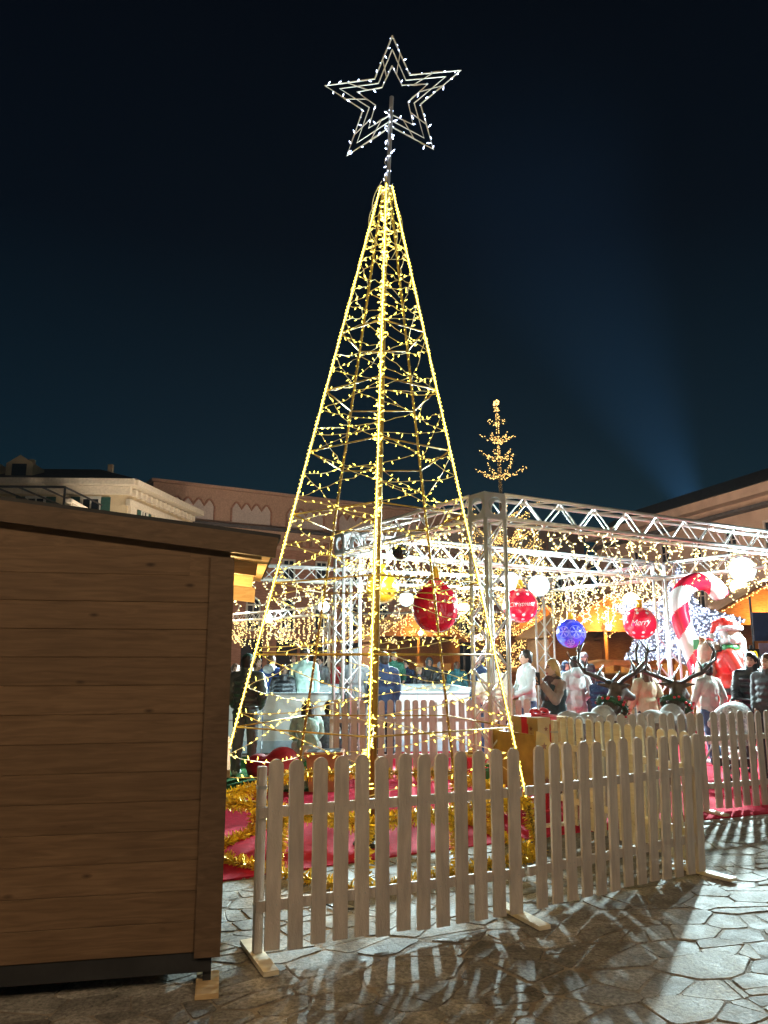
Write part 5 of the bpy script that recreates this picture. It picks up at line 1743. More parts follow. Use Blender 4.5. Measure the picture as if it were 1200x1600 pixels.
gift('flat red gift box with green ribbon beside the sleigh runner', ground_at(768, 1226) + Zv * .013, (.3, .22, .16), R(-20), M['red_paint'], M['green_paint'])

# ================================================================== BEARDED STATUE WITH SACK
def bearded_statue():
    base = at(1148, 1090, 13.3); base.z = .013
    face = R(-28)                                # looks to the right
    f = Vector((math.cos(face), math.sin(face), 0)); s = Vector((-f.y, f.x, 0))
    def q(x, y, z): return base + f * x + s * y + Zv * z
    root = thing('bearded_statue', 'statue of a white-bearded man in red coat and red hat carrying a sack', 'statue', base)
    def part(name, mb, m, vox=.016, sm=5, parent=root):
        me = fuse(mb, name, [m], vox, sm, base); o = bpy.data.objects.new(name, me); COL.objects.link(o); o.parent = parent; ORG[o.name] = base; return o
    red = mat('red_statue_paint', (.60, .025, .015), .35, var=.1, coat=.3)
    white = mat('white_statue_paint', (.68, .72, .74), .5, var=.08, scale=18, bump=.5, bscale=30)
    skin = mat('statue_skin', (.62, .36, .27), .5)
    mb = MB()
    mb.ball(q(0, 0, 1.02), (.33, .34, .34), 18, 12, rz=face); mb.ball(q(.0, 0, 1.40), (.28, .33, .30), 18, 12, rz=face); mb.ball(q(0, 0, .72), (.34, .35, .26), 18, 12, rz=face)
    for y in (-1, 1):
        mb.cap(q(0, y * .28, 1.52), q(.16, y * .36, 1.20), .125, .115); mb.cap(q(.16, y * .36, 1.20), q(.36, y * .24, 1.26), .115, .095)
    coat = part('coat', mb, red)
    mb = MB()
    for y in (-1, 1):
        mb.cap(q(0, y * .15, .62), q(0, y * .15, .28), .15, .13)
    mb.ball(q(0, 0, .62), (.26, .28, .16), rz=face); part('trousers', mb, red)
    mb = MB(); mb.lathe([(.335, .885), (.352, .895), (.352, .985), (.335, .995)], base, 32); belt = mb.build('belt', M['black'], root, True)
    mb = MB(); mb.obox(q(.355, 0, .94), f * .012, s * .06, Zv * .055); mb.build('buckle', M['gold_gloss'], belt)
    mb = MB()
    for k in range(26): mb.ball(q(.345 * math.cos(2 * PI * k / 26), .355 * math.sin(2 * PI * k / 26), .545), .062, 8, 6)
    part('coat_hem', mb, white, .018, 3)
    for y in (-1, 1):
        mb = MB(); mb.cap(q(-.02, y * .15, .24), q(-.02, y * .15, .10), .13, .125); mb.cap(q(0, y * .15, .085), q(.16, y * .16, .075), .085, .075); part('boot', mb, M['black'])
        mb = MB(); mb.ball(q(.36, y * .24, 1.26), .10, 12, 8); part('cuff', mb, white)
        mb = MB(); mb.ball(q(.44, y * .22, 1.28), (.06, .05, .045)); 
        for k in range(4): mb.cap(q(.47, y * (.19 + .02 * k), 1.28), q(.53, y * (.185 + .02 * k), 1.25), .014, .012, 8)
        mb.cap(q(.44, y * .18, 1.30), q(.48, y * .155, 1.33), .016, .013, 8)
        part('glove', mb, M['green_paint'], .008, 3)
    mb = MB(); mb.ball(q(.02, 0, 1.86), (.16, .15, .19), rz=face); mb.ball(q(.175, 0, 1.86), (.035, .028, .03)); mb.cap(q(0, 0, 1.68), q(0, 0, 1.8), .11, .11); mb.ball(q(.11, .07, 1.83), .05); mb.ball(q(.11, -.07, 1.83), .05)
    head = part('head', mb, skin, .012, 4)
    for y in (-1, 1):
        mb = MB(); mb.ball(q(.155, y * .05, 1.905), .016, 8, 6); mb.build('eye', M['black'], head)
    mb = MB()
    rng = random.Random(6)
    for k in range(30):
        a = rng.uniform(-1.7, 1.7); z = 1.80 - .08 * abs(math.cos(a)) * rng.uniform(0, 3)
        mb.ball(q(.05 + .13 * math.cos(a), .165 * math.sin(a), z), rng.uniform(.045, .075), 8, 6)
    mb.cap(q(.15, 0, 1.74), q(.22, 0, 1.52), .10, .04); mb.cap(q(.18, .02, 1.80), q(.16, .12, 1.78), .03, .02); mb.cap(q(.18, -.02, 1.80), q(.16, -.12, 1.78), .03, .02)
    for k in range(20):
        a = PI + rng.uniform(-1.5, 1.5); mb.ball(q(.02 + .14 * math.cos(a), .15 * math.sin(a), rng.uniform(1.70, 1.92)), .06, 8, 6)
    part('beard', mb, white, .012, 2, head)
    mb = MB(); mb.ball(q(-.0, 0, 2.02), (.175, .17, .13), rz=face); mb.cap(q(-.06, 0, 2.08), q(-.22, .02, 2.06), .11, .06); mb.cap(q(-.22, .02, 2.06), q(-.28, .04, 1.92), .06, .035); hat = part('hat', mb, red, .014, 4)
    mb = MB()
    for k in range(20): mb.ball(q(.175 * math.cos(2 * PI * k / 20) + .01, .17 * math.sin(2 * PI * k / 20), 1.985), .048, 8, 6)
    mb.ball(q(-.28, .04, 1.86), .06); part('hat_trim', mb, white, .014, 2, hat)
    mb = MB()
    for k in range(16): mb.ball(q(.11 * math.cos(2 * PI * k / 16), .2 * math.sin(2 * PI * k / 16), 1.655), .06, 8, 6)
    part('scarf', mb, M['green_paint'], .014, 4)
    sack_m = mat('brown_sack_cloth', (.36, .24, .17), .85, var=.15, bump=.4)
    mb = MB(); mb.ball(q(-.42, .05, .95), (.26, .30, .42), rz=face); mb.ball(q(-.40, .05, 1.28), (.2, .24, .28), rz=face); mb.cap(q(-.38, .05, 1.45), q(-.34, .03, 1.60), .17, .20); mb.ball(q(-.42, .05, .5), (.22, .25, .3), rz=face)
    sack = part('sack', mb, sack_m)
    for (x, y, z, m, r_) in ((-.5, .15, 1.72, M['green_paint'], .08), (-.38, .18, 1.74, M['red_paint'], .075), (-.28, -.05, 1.70, M['white_print'], .06)):
        mb = MB(); mb.box(q(x, y, z), (r_ * 2, r_ * 1.8, r_ * 2.2), face + x); mb.box(q(x, y, z), (r_ * .5, r_ * 1.85, r_ * 2.26), face + x); mb.build('toy_parcel', m, sack)
    mb = MB(); mb.ball(q(-.44, .0, 1.70), (.07, .07, .08)); mb.ball(q(-.44, 0, 1.80), .055); mb.ball(q(-.40, .04, 1.84), .022); mb.ball(q(-.47, -.04, 1.84), .022); part('toy_bear', mb, mat('toy_brown', (.3, .15, .07), .8), .01, 3, sack)
    mb = MB(); mb.lathe([(0, 0), (.48, 0), (.48, .1), (.44, .12), (0, .12)], base - Zv * .0 + Zv * -.0, 28); pl = mb.build('plinth', M['white_print'], root)
    # everything stands on the plinth
    for ch in root.children:
        if ch.name.split('.')[0] != 'plinth': ch.location.z += .1
bearded_statue()
# ================================================================== PEOPLE
# figure space: facing -Y, feet at z = 0, 1.72 m tall
POSES = {
    'stand': dict(arms=[((-.19, 0, 1.41), (-.235, .02, 1.13), (-.225, -.05, .89)), ((.19, 0, 1.41), (.235, .02, 1.13), (.225, -.05, .89))],
                  legs=[((-.09, 0, .90), (-.10, -.01, .50), (-.105, .02, .085)), ((.09, 0, .90), (.10, -.01, .50), (.105, .02, .085))]),
    'walk': dict(arms=[((-.19, 0, 1.41), (-.24, .09, 1.15), (-.23, .02, .92)), ((.19, 0, 1.41), (.24, -.07, 1.14), (.21, -.20, .96))],
                 legs=[((-.09, 0, .90), (-.10, -.15, .52), (-.10, -.12, .10)), ((.09, 0, .90), (.10, .08, .50), (.10, .28, .13))]),
    'forward': dict(arms=[((-.19, 0, 1.41), (-.23, -.06, 1.14), (-.17, -.30, 1.05)), ((.19, 0, 1.41), (.23, -.06, 1.14), (.17, -.30, 1.05))],
                    legs=[((-.09, 0, .90), (-.10, -.02, .50), (-.105, .02, .085)), ((.09, 0, .90), (.10, .02, .50), (.105, .06, .085))]),
    'photo': dict(arms=[((-.19, 0, 1.41), (-.235, .02, 1.13), (-.225, -.05, .89)), ((.19, 0, 1.41), (.25, -.17, 1.20), (.20, -.34, 1.42))],
                  legs=[((-.09, 0, .90), (-.10, -.01, .50), (-.105, .02, .085)), ((.09, 0, .90), (.10, -.03, .50), (.105, .0, .085))]),
    'pocket': dict(arms=[((-.19, 0, 1.41), (-.27, .07, 1.15), (-.17, -.10, .98)), ((.19, 0, 1.41), (.27, .07, 1.15), (.17, -.10, .98))],
                   legs=[((-.10, 0, .90), (-.11, -.01, .50), (-.12, .02, .085)), ((.09, 0, .90), (.11, -.02, .50), (.13, .0, .085))]),
    'crouch': dict(arms=[((-.19, -.16, .86), (-.24, -.30, .66), (-.14, -.42, .50)), ((.19, -.16, .86), (.24, -.30, .66), (.14, -.42, .50))],
                   legs=[((-.10, .10, .34), (-.17, -.26, .46), (-.14, -.05, .085)), ((.10, .10, .34), (.17, -.26, .46), (.14, -.05, .085))], drop=(.02, -.56, -.12)),
}
PM = {}
def pose_pt(pose, p):
    """moves torso points for crouched poses"""
    dr = POSES[pose].get('drop')
    if not dr: return Vector(p)
    t = min(1, max(0, (p[2] - .9) / .6))
    return Vector((p[0], p[1] + .10 - .24 * t, p[2] + dr[1]))

def figure_meshes(pose):
    if pose in PM: return PM[pose]
    P = POSES[pose]; T = lambda x, y, z: pose_pt(pose, (x, y, z))
    out = {}
    # ---- body
    mb = MB()
    mb.ball(T(0, 0, .95), (.155, .11, .13), 14, 10); mb.ball(T(0, 0, 1.10), (.135, .10, .15), 14, 10); mb.ball(T(0, .01, 1.30), (.165, .115, .17), 14, 10)
    mb.cap(T(-.12, 0, 1.41), T(.12, 0, 1.41), .065, .065)
    mb.cap(T(0, .01, 1.42), T(0, -.005, 1.54), .056, .052)
    hc = T(0, -.015, 1.62)
    mb.ball(hc, (.074, .093, .105), 16, 12); mb.ball(hc + Vector((0, -.02, -.055)), (.056, .07, .06), 14, 10)
    mb.ball(hc + Vector((0, -.098, -.018)), (.013, .018, .022), 8, 6); mb.ball(hc + Vector((0, -.088, -.065)), (.024, .010, .008), 8, 6)
    for s in (-1, 1): mb.ball(hc + Vector((s * .075, .005, -.01)), (.012, .022, .030), 8, 6)
    for a in P['arms']:
        mb.cap(a[0], a[1], .052, .041); mb.cap(a[1], a[2], .040, .029)
        d = (Vector(a[2]) - Vector(a[1])).normalized()
        pm = Vector(a[2]) + d * .05
        mb.cap(a[2], pm, .028, .034)
    for l in P['legs']:
        mb.cap(l[0], l[1], .085, .056); mb.cap(l[1], l[2], .055, .040)
        mb.cap(Vector(l[2]) + Vector((0, .02, -.045)), Vector(l[2]) + Vector((0, -.14, -.05)), .038, .030)
    me = fuse(mb, 'body', [M['skin_a'], M['eye_dark'], M['lip']], .012, 4)
    for po in me.polygons:
        c = Vector(po.center) - hc
        if c.y < -.06:
            if abs(abs(c.x) - .032) < .011 and abs(c.z - .012) < .008: po.material_index = 1
            elif abs(abs(c.x) - .032) < .016 and abs(c.z - .036) < .005: po.material_index = 1
            elif abs(c.x) < .024 and abs(c.z + .065) < .008: po.material_index = 2
    # fingers rooted in the palm
    fm = MB()
    for ai, a in enumerate(P['arms']):
        d = (Vector(a[2]) - Vector(a[1])).normalized()
        sx = Vector((-1 if ai == 0 else 1, 0, 0))
        w = d.cross(sx).normalized()              # across the palm (front to back)
        inw = -sx
        for k, (ln, o) in enumerate(((.062, -.024), (.072, -.008), (.068, .008), (.052, .023))):
            b = Vector(a[2]) + d * .068 + w * o
            m_ = b + d * ln * .55 + inw * .008; e_ = b + d * ln * .9 + inw * .028
            fm.tube([b, m_, e_], [.0092, .0085, .006], 6)
        b = Vector(a[2]) + d * .022 - w * .028
        fm.tube([b, b + d * .028 - w * .022 + inw * .006, b + d * .052 - w * .026 + inw * .014], [.011, .0095, .007], 6)
    import bmesh
    bm = bmesh.new(); bm.from_mesh(me)
    fme = fm.mesh('f'); bm.from_mesh(fme); bm.to_mesh(me); bm.free(); bpy.data.meshes.remove(fme)
    me.polygons.foreach_set('use_smooth', [True] * len(me.polygons))
    out['body'] = me
    # ---- upper garments
    def arms(mb, e):
        for a in P['arms']:
            mb.cap(a[0], a[1], .062 + e, .054 + e); mb.cap(a[1], Vector(a[1]).lerp(Vector(a[2]), .97), .053 + e, .042 + e * .8)
    mb = MB(); arms(mb, .0)
    mb.ball(T(0, .005, 1.29), (.185, .135, .19), 16, 10); mb.ball(T(0, 0, 1.08), (.168, .128, .18), 16, 10); mb.ball(T(0, 0, .95), (.172, .13, .13), 16, 10); mb.cap(T(-.13, 0, 1.42), T(.13, 0, 1.42), .07, .07); mb.cap(T(0, .01, 1.44), T(0, .0, 1.50), .075, .068)
    out['sweater'] = fuse(mb, 'top', [M['skin_a']], .014, 4)
    mb = MB(); arms(mb, .022)
    for i, z in enumerate((.90, .99, 1.08, 1.17, 1.26, 1.35)):
        mb.ball(T(0, .005, z), (.215 - .004 * abs(i - 3), .168, .068), 18, 8)
    mb.cap(T(-.14, 0, 1.41), T(.14, 0, 1.41), .088, .088); mb.cap(T(0, .015, 1.45), T(0, .005, 1.53), .095, .090)
    for a in P['arms']:
        for t in (.15, .45, .75):
            p0 = Vector(a[0]).lerp(Vector(a[1]), t); mb.ball(p0, .088, 10, 8)
            p1 = Vector(a[1]).lerp(Vector(a[2]), t); mb.ball(p1, .076, 10, 8)
    out['puffer'] = fuse(mb, 'puffer_jacket', [M['skin_a']], .013, 2)
    mb = MB(); arms(mb, .012)
    mb.ball(T(0, .005, 1.29), (.195, .145, .2), 16, 10); mb.ball(T(0, 0, 1.08), (.178, .14, .18), 16, 10); mb.tube([T(0, 0, 1.12), T(0, .005, .62)], [.165, .205], 16); mb.cap(T(-.14, 0, 1.42), T(.14, 0, 1.42), .078, .078); mb.cap(T(0, .015, 1.45), T(0, .005, 1.52), .085, .082)
    out['coat'] = fuse(mb, 'coat', [M['skin_a']], .015, 4)
    mb = MB(); mb.ball(T(0, .11, 1.47), (.12, .075, .085), 14, 10); mb.ball(T(0, .06, 1.51), (.105, .07, .05), 14, 10); mb.cap(T(-.09, .02, 1.49), T(-.05, -.07, 1.45), .034, .028); mb.cap(T(.09, .02, 1.49), T(.05, -.07, 1.45), .034, .028)
    out['hood_down'] = fuse(mb, 'hood', [M['skin_a']], .012, 4)
    mb = MB(); mb.ball(hc + Vector((0, .03, .01)), (.10, .105, .135), 14, 10); mb.ball(T(0, .04, 1.50), (.1, .085, .07), 14, 10)
    out['hood_up'] = fuse(mb, 'hood', [M['skin_a']], .012, 4)
    # ---- legs
    mb = MB()
    for l in P['legs']:
        mb.cap(l[0], l[1], .100, .074); mb.cap(l[1], Vector(l[2]) + Vector((0, .005, -.01)), .073, .062)
    hp = (Vector(P['legs'][0][0]) + Vector(P['legs'][1][0])) / 2
    mb.ball(hp + Vector((0, 0, .06)), (.168, .125, .12), 14, 10)
    out['trousers'] = fuse(mb, 'trousers', [M['skin_a']], .014, 4)
    mb = MB()
    for l in P['legs']:
        a = Vector(l[2]); mb.cap(a + Vector((0, .035, -.038)), a + Vector((0, -.155, -.045)), .047, .040); mb.cap(a + Vector((0, .01, .0)), a + Vector((0, .01, -.03)), .05, .05)
    out['shoes'] = fuse(mb, 'shoes', [M['skin_a']], .011, 3)
    # ---- head wear
    mb = MB(); mb.ball(hc + Vector((0, .022, .028)), (.088, .096, .104), 16, 12); mb.ball(hc + Vector((0, .055, -.03)), (.07, .06, .08), 14, 10)
    out['short_hair'] = fuse(mb, 'hair', [M['skin_a']], .010, 3)
    mb = MB(); mb.ball(hc + Vector((0, .022, .028)), (.090, .098, .106), 16, 12)
    for k in range(11):
        t = -1.25 + 2.5 * k / 10
        a0 = hc + Vector((math.sin(t) * .075, .03 + math.cos(t) * .055, .03)); mb.cap(a0, a0 + Vector((math.sin(t) * .035, .03 + .01 * math.cos(k * 2), -.30 - .03 * math.cos(k * 3))), .032, .018, 8)
    out['long_hair'] = fuse(mb, 'hair', [M['skin_a']], .010, 2)
    mb = MB(); mb.ball(hc + Vector((0, .012, .048)), (.094, .102, .095), 16, 12); mb.tube([hc + Vector((0, .008, .02)), hc + Vector((0, .010, .055))], [.101, .100], 20)
    out['beanie'] = fuse(mb, 'beanie', [M['skin_a']], .010, 2)
    mb = MB(); mb.ball(hc + Vector((0, .012, .045)), (.092, .102, .075), 16, 12); mb.ball(hc + Vector((0, -.11, .045)), (.075, .07, .012), 14, 8)
    out['cap'] = fuse(mb, 'cap', [M['skin_a']], .008, 2)
    mb = MB()
    for k in range(18):
        a = 2 * PI * k / 18; mb.ball(T(0, .0, 1.475) + Vector((math.cos(a) * .085, math.sin(a) * .08 + .005, .014 * math.sin(a * 3))), .038, 8, 6)
    mb.cap(T(.03, -.09, 1.46), T(.05, -.15, 1.22), .035, .03)
    out['scarf'] = fuse(mb, 'scarf', [M['skin_a']], .011, 3)
    mb = MB(); mb.ball(T(0, .012, 1.28), (.205, .155, .19), 16, 10); mb.ball(T(0, .006, 1.08), (.19, .145, .2), 16, 10); mb.tube([T(0, .01, 1.0), T(0, .01, .84)], [.17, .185], 16); mb.cap(T(-.13, .01, 1.42), T(.13, .01, 1.42), .075, .075)
    out['vest'] = fuse(mb, 'vest', [M['skin_a']], .014, 3)
    for k in ('sweater', 'coat', 'trousers', 'vest', 'hood_down', 'hood_up', 'scarf', 'puffer'): crease(out[k], .012 if k not in ('puffer', 'scarf') else .007)
    for k in ('short_hair', 'long_hair'): crease(out[k], .006)
    PM[pose] = out
    return out

M['skin_a'] = mat('skin', (.56, .34, .25), .55, var=.06, scale=6)
M['eye_dark'] = mat('eye', (.02, .015, .012), .3)
M['lip'] = mat('lip', (.36, .11, .10), .5)
CLOTH = {}
def cloth(name, col, rough=.8, bump=.35, bscale=24, spec=.3, var=.14):
    if name not in CLOTH: CLOTH[name] = mat(name, col, rough, var=var, scale=9, bump=.9, bscale=9, spec=spec, stretch=(1, 1, .45))
    return CLOTH[name]

NM = {'sweater': 'top', 'puffer': 'puffer_jacket', 'coat': 'coat', 'hood_down': 'hood', 'hood_up': 'hood', 'short_hair': 'hair', 'long_hair': 'hair', 'beanie': 'beanie', 'cap': 'cap', 'scarf': 'scarf', 'vest': 'vest', 'trousers': 'trousers', 'shoes': 'shoes'}
def person(label, u, top_v, Y, pose, yaw, wear, height=None, group='people at the display', seat=.013):
    """u,top_v = pixel of the crown of the head; Y distance; yaw: 0 faces the camera, 180 faces away"""
    tp = at(u, top_v, Y)
    full = 1.155 if pose == 'crouch' else 1.725
    sc = (height or max(.8, tp.z)) / full
    root = thing('person', label, 'person', (tp.x, tp.y, seat), group)
    root.rotation_euler = (0, 0, R(yaw)); root.scale = (sc, sc, sc)
    ms = figure_meshes(pose)
    def link(me, nm, m=None):
        o = bpy.data.objects.new(nm, me); COL.objects.link(o); o.parent = root
        if m is not None:
            o.material_slots[0].link = 'OBJECT'; o.material_slots[0].material = m
        return o
    link(ms['body'], 'body')
    for k, m in wear: link(ms[k], NM[k], m)
    return root

jeans = cloth('blue_denim', (.05, .08, .15)); dark = cloth('dark_trousers', (.022, .022, .028)); grey_d = cloth('grey_denim', (.12, .13, .14))
shoe_w = cloth('white_trainer', (.6, .6, .58), .6); shoe_b = cloth('black_shoe', (.02, .02, .02), .5)
hair_d = cloth('dark_hair', (.022, .014, .010), .45, .5, 60); hair_b = cloth('blonde_hair', (.50, .34, .14), .45, .5, 60); hair_br = cloth('brown_hair', (.10, .05, .028), .45, .5, 60)
blk = cloth('black_nylon', (.018, .020, .024), .35, .3, 30, .5); blk2 = cloth('glossy_olive_black_nylon', (.06, .072, .068), .28, .3, 30, .6)
navy = cloth('navy_cloth', (.016, .028, .065)); blue = cloth('royal_blue_cloth', (.03, .07, .26)); mint = cloth('mint_fleece', (.34, .47, .42)); white = cloth('white_fleece', (.46, .49, .49)); beige = cloth('beige_wool', (.42, .34, .22)); cream = cloth('cream_fleece', (.60, .55, .45)); grey = cloth('grey_cloth', (.26, .28, .30)); green = cloth('green_cloth', (.03, .12, .08)); teal = cloth('teal_cloth', (.03, .12, .14)); red_c = cloth('red_cloth', (.4, .03, .03)); taupe = cloth('taupe_knit', (.26, .19, .16)); fur_d = cloth('dark_fur_vest', (.035, .05, .058), .9, .9, 40); charcoal = cloth('charcoal_cloth', (.06, .065, .07)); brown = cloth('brown_cloth', (.16, .09, .05))

def outfit(top, tm, leg=dark, shoe=shoe_b, head=None, extra=()):
    w = [('trousers', leg), ('shoes', shoe), (top, tm)] + list(extra)
    if head: w.append(head)
    return w

person('person in glossy dark puffer jacket and green beanie standing beside the hut', 387, 1026, 11.0, 'pocket', 172, outfit('puffer', blk2, grey_d, shoe_w, ('beanie', cloth('dark_green_knit', (.02, .07, .06))), [('short_hair', hair_d)]))
person('person in royal blue jacket with white hood behind the rink board', 424, 1026, 14.9, 'forward', 165, outfit('sweater', blue, jeans, shoe_w, ('short_hair', hair_br), [('hood_down', white)]))
person('person in shiny black jacket leaning on the rink board', 443, 1042, 14.5, 'forward', 190, outfit('puffer', blk, dark, shoe_b, ('short_hair', hair_br)))
person('person in mint sweatshirt and black cap seen from behind at the rink', 476, 1015, 14.7, 'walk', 180, outfit('sweater', mint, jeans, shoe_w, ('short_hair', hair_d), [('cap', blk)]))
person('long-haired child in mint top crouching by the red bean bag', 482, 1098, 10.9, 'crouch', 190, outfit('sweater', mint, cloth('pale_trousers', (.5, .5, .48)), cloth('blue_shoe', (.02, .06, .5)), ('long_hair', hair_d)), .98)
person('person in black jacket crouching beside the left truss tower', 508, 1105, 11.4, 'crouch', 150, outfit('sweater', charcoal, dark, shoe_b, ('short_hair', hair_d)), .95)
person('person in grey hooded jacket behind the front leg of the light tree', 556, 1018, 13.0, 'stand', 160, outfit('sweater', grey, dark, shoe_b, ('hood_up', grey)))
person('person in navy coat just right of the light tree pole', 600, 1022, 12.9, 'stand', 200, outfit('coat', navy, dark, shoe_b, ('short_hair', hair_d)))
far = 'spectators along the far rink boards'
row = [('person with white cap and green jacket at the far rink board', 616, 1020, 19.2, 'forward', 10, outfit('sweater', green, dark, shoe_b, ('cap', white), [('short_hair', hair_br)])),
       ('person in navy jacket at the far rink board', 634, 1034, 19.4, 'forward', -15, outfit('puffer', navy, dark, shoe_b, ('short_hair', hair_d))),
       ('blond child in black top at the far rink board', 655, 1044, 19.0, 'forward', 20, outfit('sweater', blk, dark, shoe_b, ('short_hair', hair_b))),
       ('person in charcoal coat and dark hood at the far rink board', 671, 1030, 19.6, 'stand', 0, outfit('coat', charcoal, dark, shoe_b, ('hood_up', charcoal))),
       ('grey-haired person in dark coat at the far rink board', 688, 1036, 19.3, 'stand', 15, outfit('coat', blk, dark, shoe_b, ('short_hair', grey))),
       ('person in teal parka facing away at the far rink board', 714, 1036, 18.9, 'stand', 170, outfit('puffer', teal, dark, shoe_b, ('short_hair', hair_br))),
       ('person in brown jacket at the left end of the rink', 404, 1030, 18.8, 'stand', 30, outfit('sweater', brown, dark, shoe_b, ('short_hair', hair_br))),
       ('person in grey coat behind the mint sweatshirt', 500, 1028, 19.1, 'stand', -20, outfit('coat', grey, dark, shoe_b, ('short_hair', hair_d))),
       ('person in red jacket behind the left truss tower', 532, 1030, 19.3, 'stand', 10, outfit('sweater', red_c, dark, shoe_b, ('beanie', charcoal))),
       ('person in black coat behind the black shiny jacket', 458, 1024, 19.4, 'stand', 25, outfit('coat', blk, dark, shoe_b, ('short_hair', hair_d)))]
for r_ in row: person(*r_, group=far)
person('dark-haired person in navy top seen through the near truss tower', 748, 1021, 12.6, 'stand', -70, outfit('sweater', navy, jeans, shoe_w, ('short_hair', hair_d)))
person('person in cream fleece seen between the near tower legs', 772, 1032, 12.2, 'pocket', 160, outfit('puffer', cream, dark, shoe_w, ('short_hair', hair_br)))
person('young man in white shirt in profile behind the blonde woman', 822, 1019, 12.3, 'forward', -75, outfit('sweater', white, jeans, shoe_w, ('short_hair', hair_d)))
person('blonde woman in dark fur vest and scarf holding up a phone', 862, 1034, 9.75, 'photo', -62, outfit('sweater', taupe, dark, shoe_b, ('long_hair', hair_b), [('vest', fur_d), ('scarf', cloth('plum_scarf', (.09, .06, .065)))]))
person('person in dark blue hood behind the white hoodie', 884, 1036, 17.2, 'stand', 10, outfit('coat', navy, dark, shoe_b, ('hood_up', navy)))
person('person in white hooded top and cream trousers facing away', 897, 1029, 12.6, 'pocket', 195, outfit('sweater', white, cloth('cream_trousers', (.45, .45, .42)), shoe_w, ('short_hair', hair_d), [('hood_down', white)]))
person('person in pale grey beanie behind the blue bauble', 912, 1022, 17.6, 'stand', 20, outfit('puffer', charcoal, dark, shoe_b, ('beanie', grey)))
person('person in navy jacket between the white hoodie and the reindeer', 937, 1052, 12.4, 'forward', 120, outfit('puffer', navy, jeans, shoe_b, ('short_hair', hair_br)))
person('person in belted beige wool coat seen from behind between the reindeer', 1007, 1040, 11.9, 'walk', 205, outfit('coat', beige, dark, shoe_b, ('long_hair', hair_br)))
person('person in white top and dark cap in front of the bearded statue', 1106, 1062, 11.9, 'walk', 200, outfit('sweater', cloth('off_white_top', (.42, .42, .38)), jeans, shoe_w, ('cap', green), [('short_hair', hair_d)]), 1.5)
person('dark-haired woman in black puffer jacket pushing the stroller', 1172, 1023, 11.3, 'forward', -38, outfit('puffer', blk, dark, shoe_b, ('long_hair', hair_d)))
person('person in grey puffer jacket cut off by the right edge', 1203, 1070, 10.4, 'pocket', -60, outfit('puffer', charcoal, dark, shoe_b, ('short_hair', hair_br)), 1.62)
person('person in black cap behind the stroller woman', 1192, 1026, 16.0, 'stand', 10, outfit('sweater', charcoal, dark, shoe_b, ('cap', blk), [('short_hair', hair_d)]))
person('person in grey hood at the left picture gap beside the hut', 368, 1040, 14.2, 'stand', 20, outfit('coat', taupe, dark, shoe_b, ('long_hair', hair_br)))

def held_phone():
    tp = at(862, 1034, 9.75); sc = tp.z / 1.725
    a = R(-62); w = Vector((.185, -.405, 1.49)) * sc
    p = Vector((tp.x + w.x * math.cos(a) - w.y * math.sin(a), tp.y + w.x * math.sin(a) + w.y * math.cos(a), w.z + .013))
    f = Vector((math.cos(a - PI / 2), math.sin(a - PI / 2), 0)); s = Vector((-f.y, f.x, 0))
    root = thing('phone', 'dark mobile phone in the raised hand of the blonde woman', 'phone', p)
    mb = MB(); mb.obox(p, s * .037, f * .004, Zv * .075); mb.build('case', M['black'], root)
    mb = MB(); mb.obox(p - f * .0045, s * .033, f * .001, Zv * .07); mb.build('screen', M['pane'], root)
held_phone()

# ================================================================== STROLLER
def stroller():
    c = at(1140, 1110, 10.75); c.z = .013
    a = R(-150); f = Vector((math.cos(a), math.sin(a), 0)); s = Vector((-f.y, f.x, 0))
    def q(x, y, z): return c + f * x + s * y + Zv * z
    root = thing('stroller', 'pale grey patterned baby stroller behind the right fence', 'stroller', c)
    fab = mat('pale_patterned_fabric', (.55, .58, .58), .8, var=.45, scale=26)
    for y in (-1, 1):
        mb = MB(); mb.tube([q(.38, y * .22, .12), q(.0, y * .23, .55), q(-.36, y * .23, 1.0)], .013, 8); mb.build('side_tube', M['steel'], root, True)
        mb = MB(); mb.tube([q(-.34, y * .24, .14), q(.06, y * .23, .62)], .012, 8); mb.build('rear_tube', M['steel'], root, True)
        for x, r_ in ((.38, .10), (-.34, .12)):
            mb = MB(); n = 20
            mb.tube([q(x + math.cos(t) * r_, y * .27, .13 + math.sin(t) * r_) for t in [2 * PI * k / n for k in range(n + 1)]], .018, 8); w = mb.build('wheel', M['black'], root, True)
            mb = MB()
            for k in range(3):
                t = PI * k / 3; mb.tube([q(x + math.cos(t) * r_, y * .27, .13 + math.sin(t) * r_), q(x - math.cos(t) * r_, y * .27, .13 - math.sin(t) * r_)], .006, 5)
            mb.build('spokes', M['steel'], w)
    mb = MB(); mb.tube([q(-.36, -.23, 1.0), q(-.40, -.2, 1.02), q(-.40, .2, 1.02), q(-.36, .23, 1.0)], .018, 8); mb.build('handle', M['black'], root, True)
    mb = MB(); mb.obox(q(.05, 0, .48), f * .2, s * .19, Zv * .04); mb.obox(q(-.15, 0, .68), f * .04 + Zv * .02, s * .19, Zv * .2); mb.build('seat', fab, root)
    mb = MB(); n, m_ = 10, 8
    for i in range(n + 1):
        t = -.3 + 2.0 * i / n
        for k in range(m_ + 1):
            b = PI * k / m_
            mb.v.append(tuple(q(-.12 + .30 * math.cos(t), .235 * math.cos(b), .70 + .30 * math.sin(t) * (.35 + .65 * math.sin(b)))))
    for i in range(n):
        for k in range(m_): mb.f.append((i * (m_ + 1) + k, i * (m_ + 1) + k + 1, (i + 1) * (m_ + 1) + k + 1, (i + 1) * (m_ + 1) + k)); mb.m.append(0)
    mb.build('canopy', fab, root, True)
    mb = MB(); mb.obox(q(0, 0, .22), f * .22, s * .18, Zv * .05); mb.build('basket', M['black'], root)
stroller()

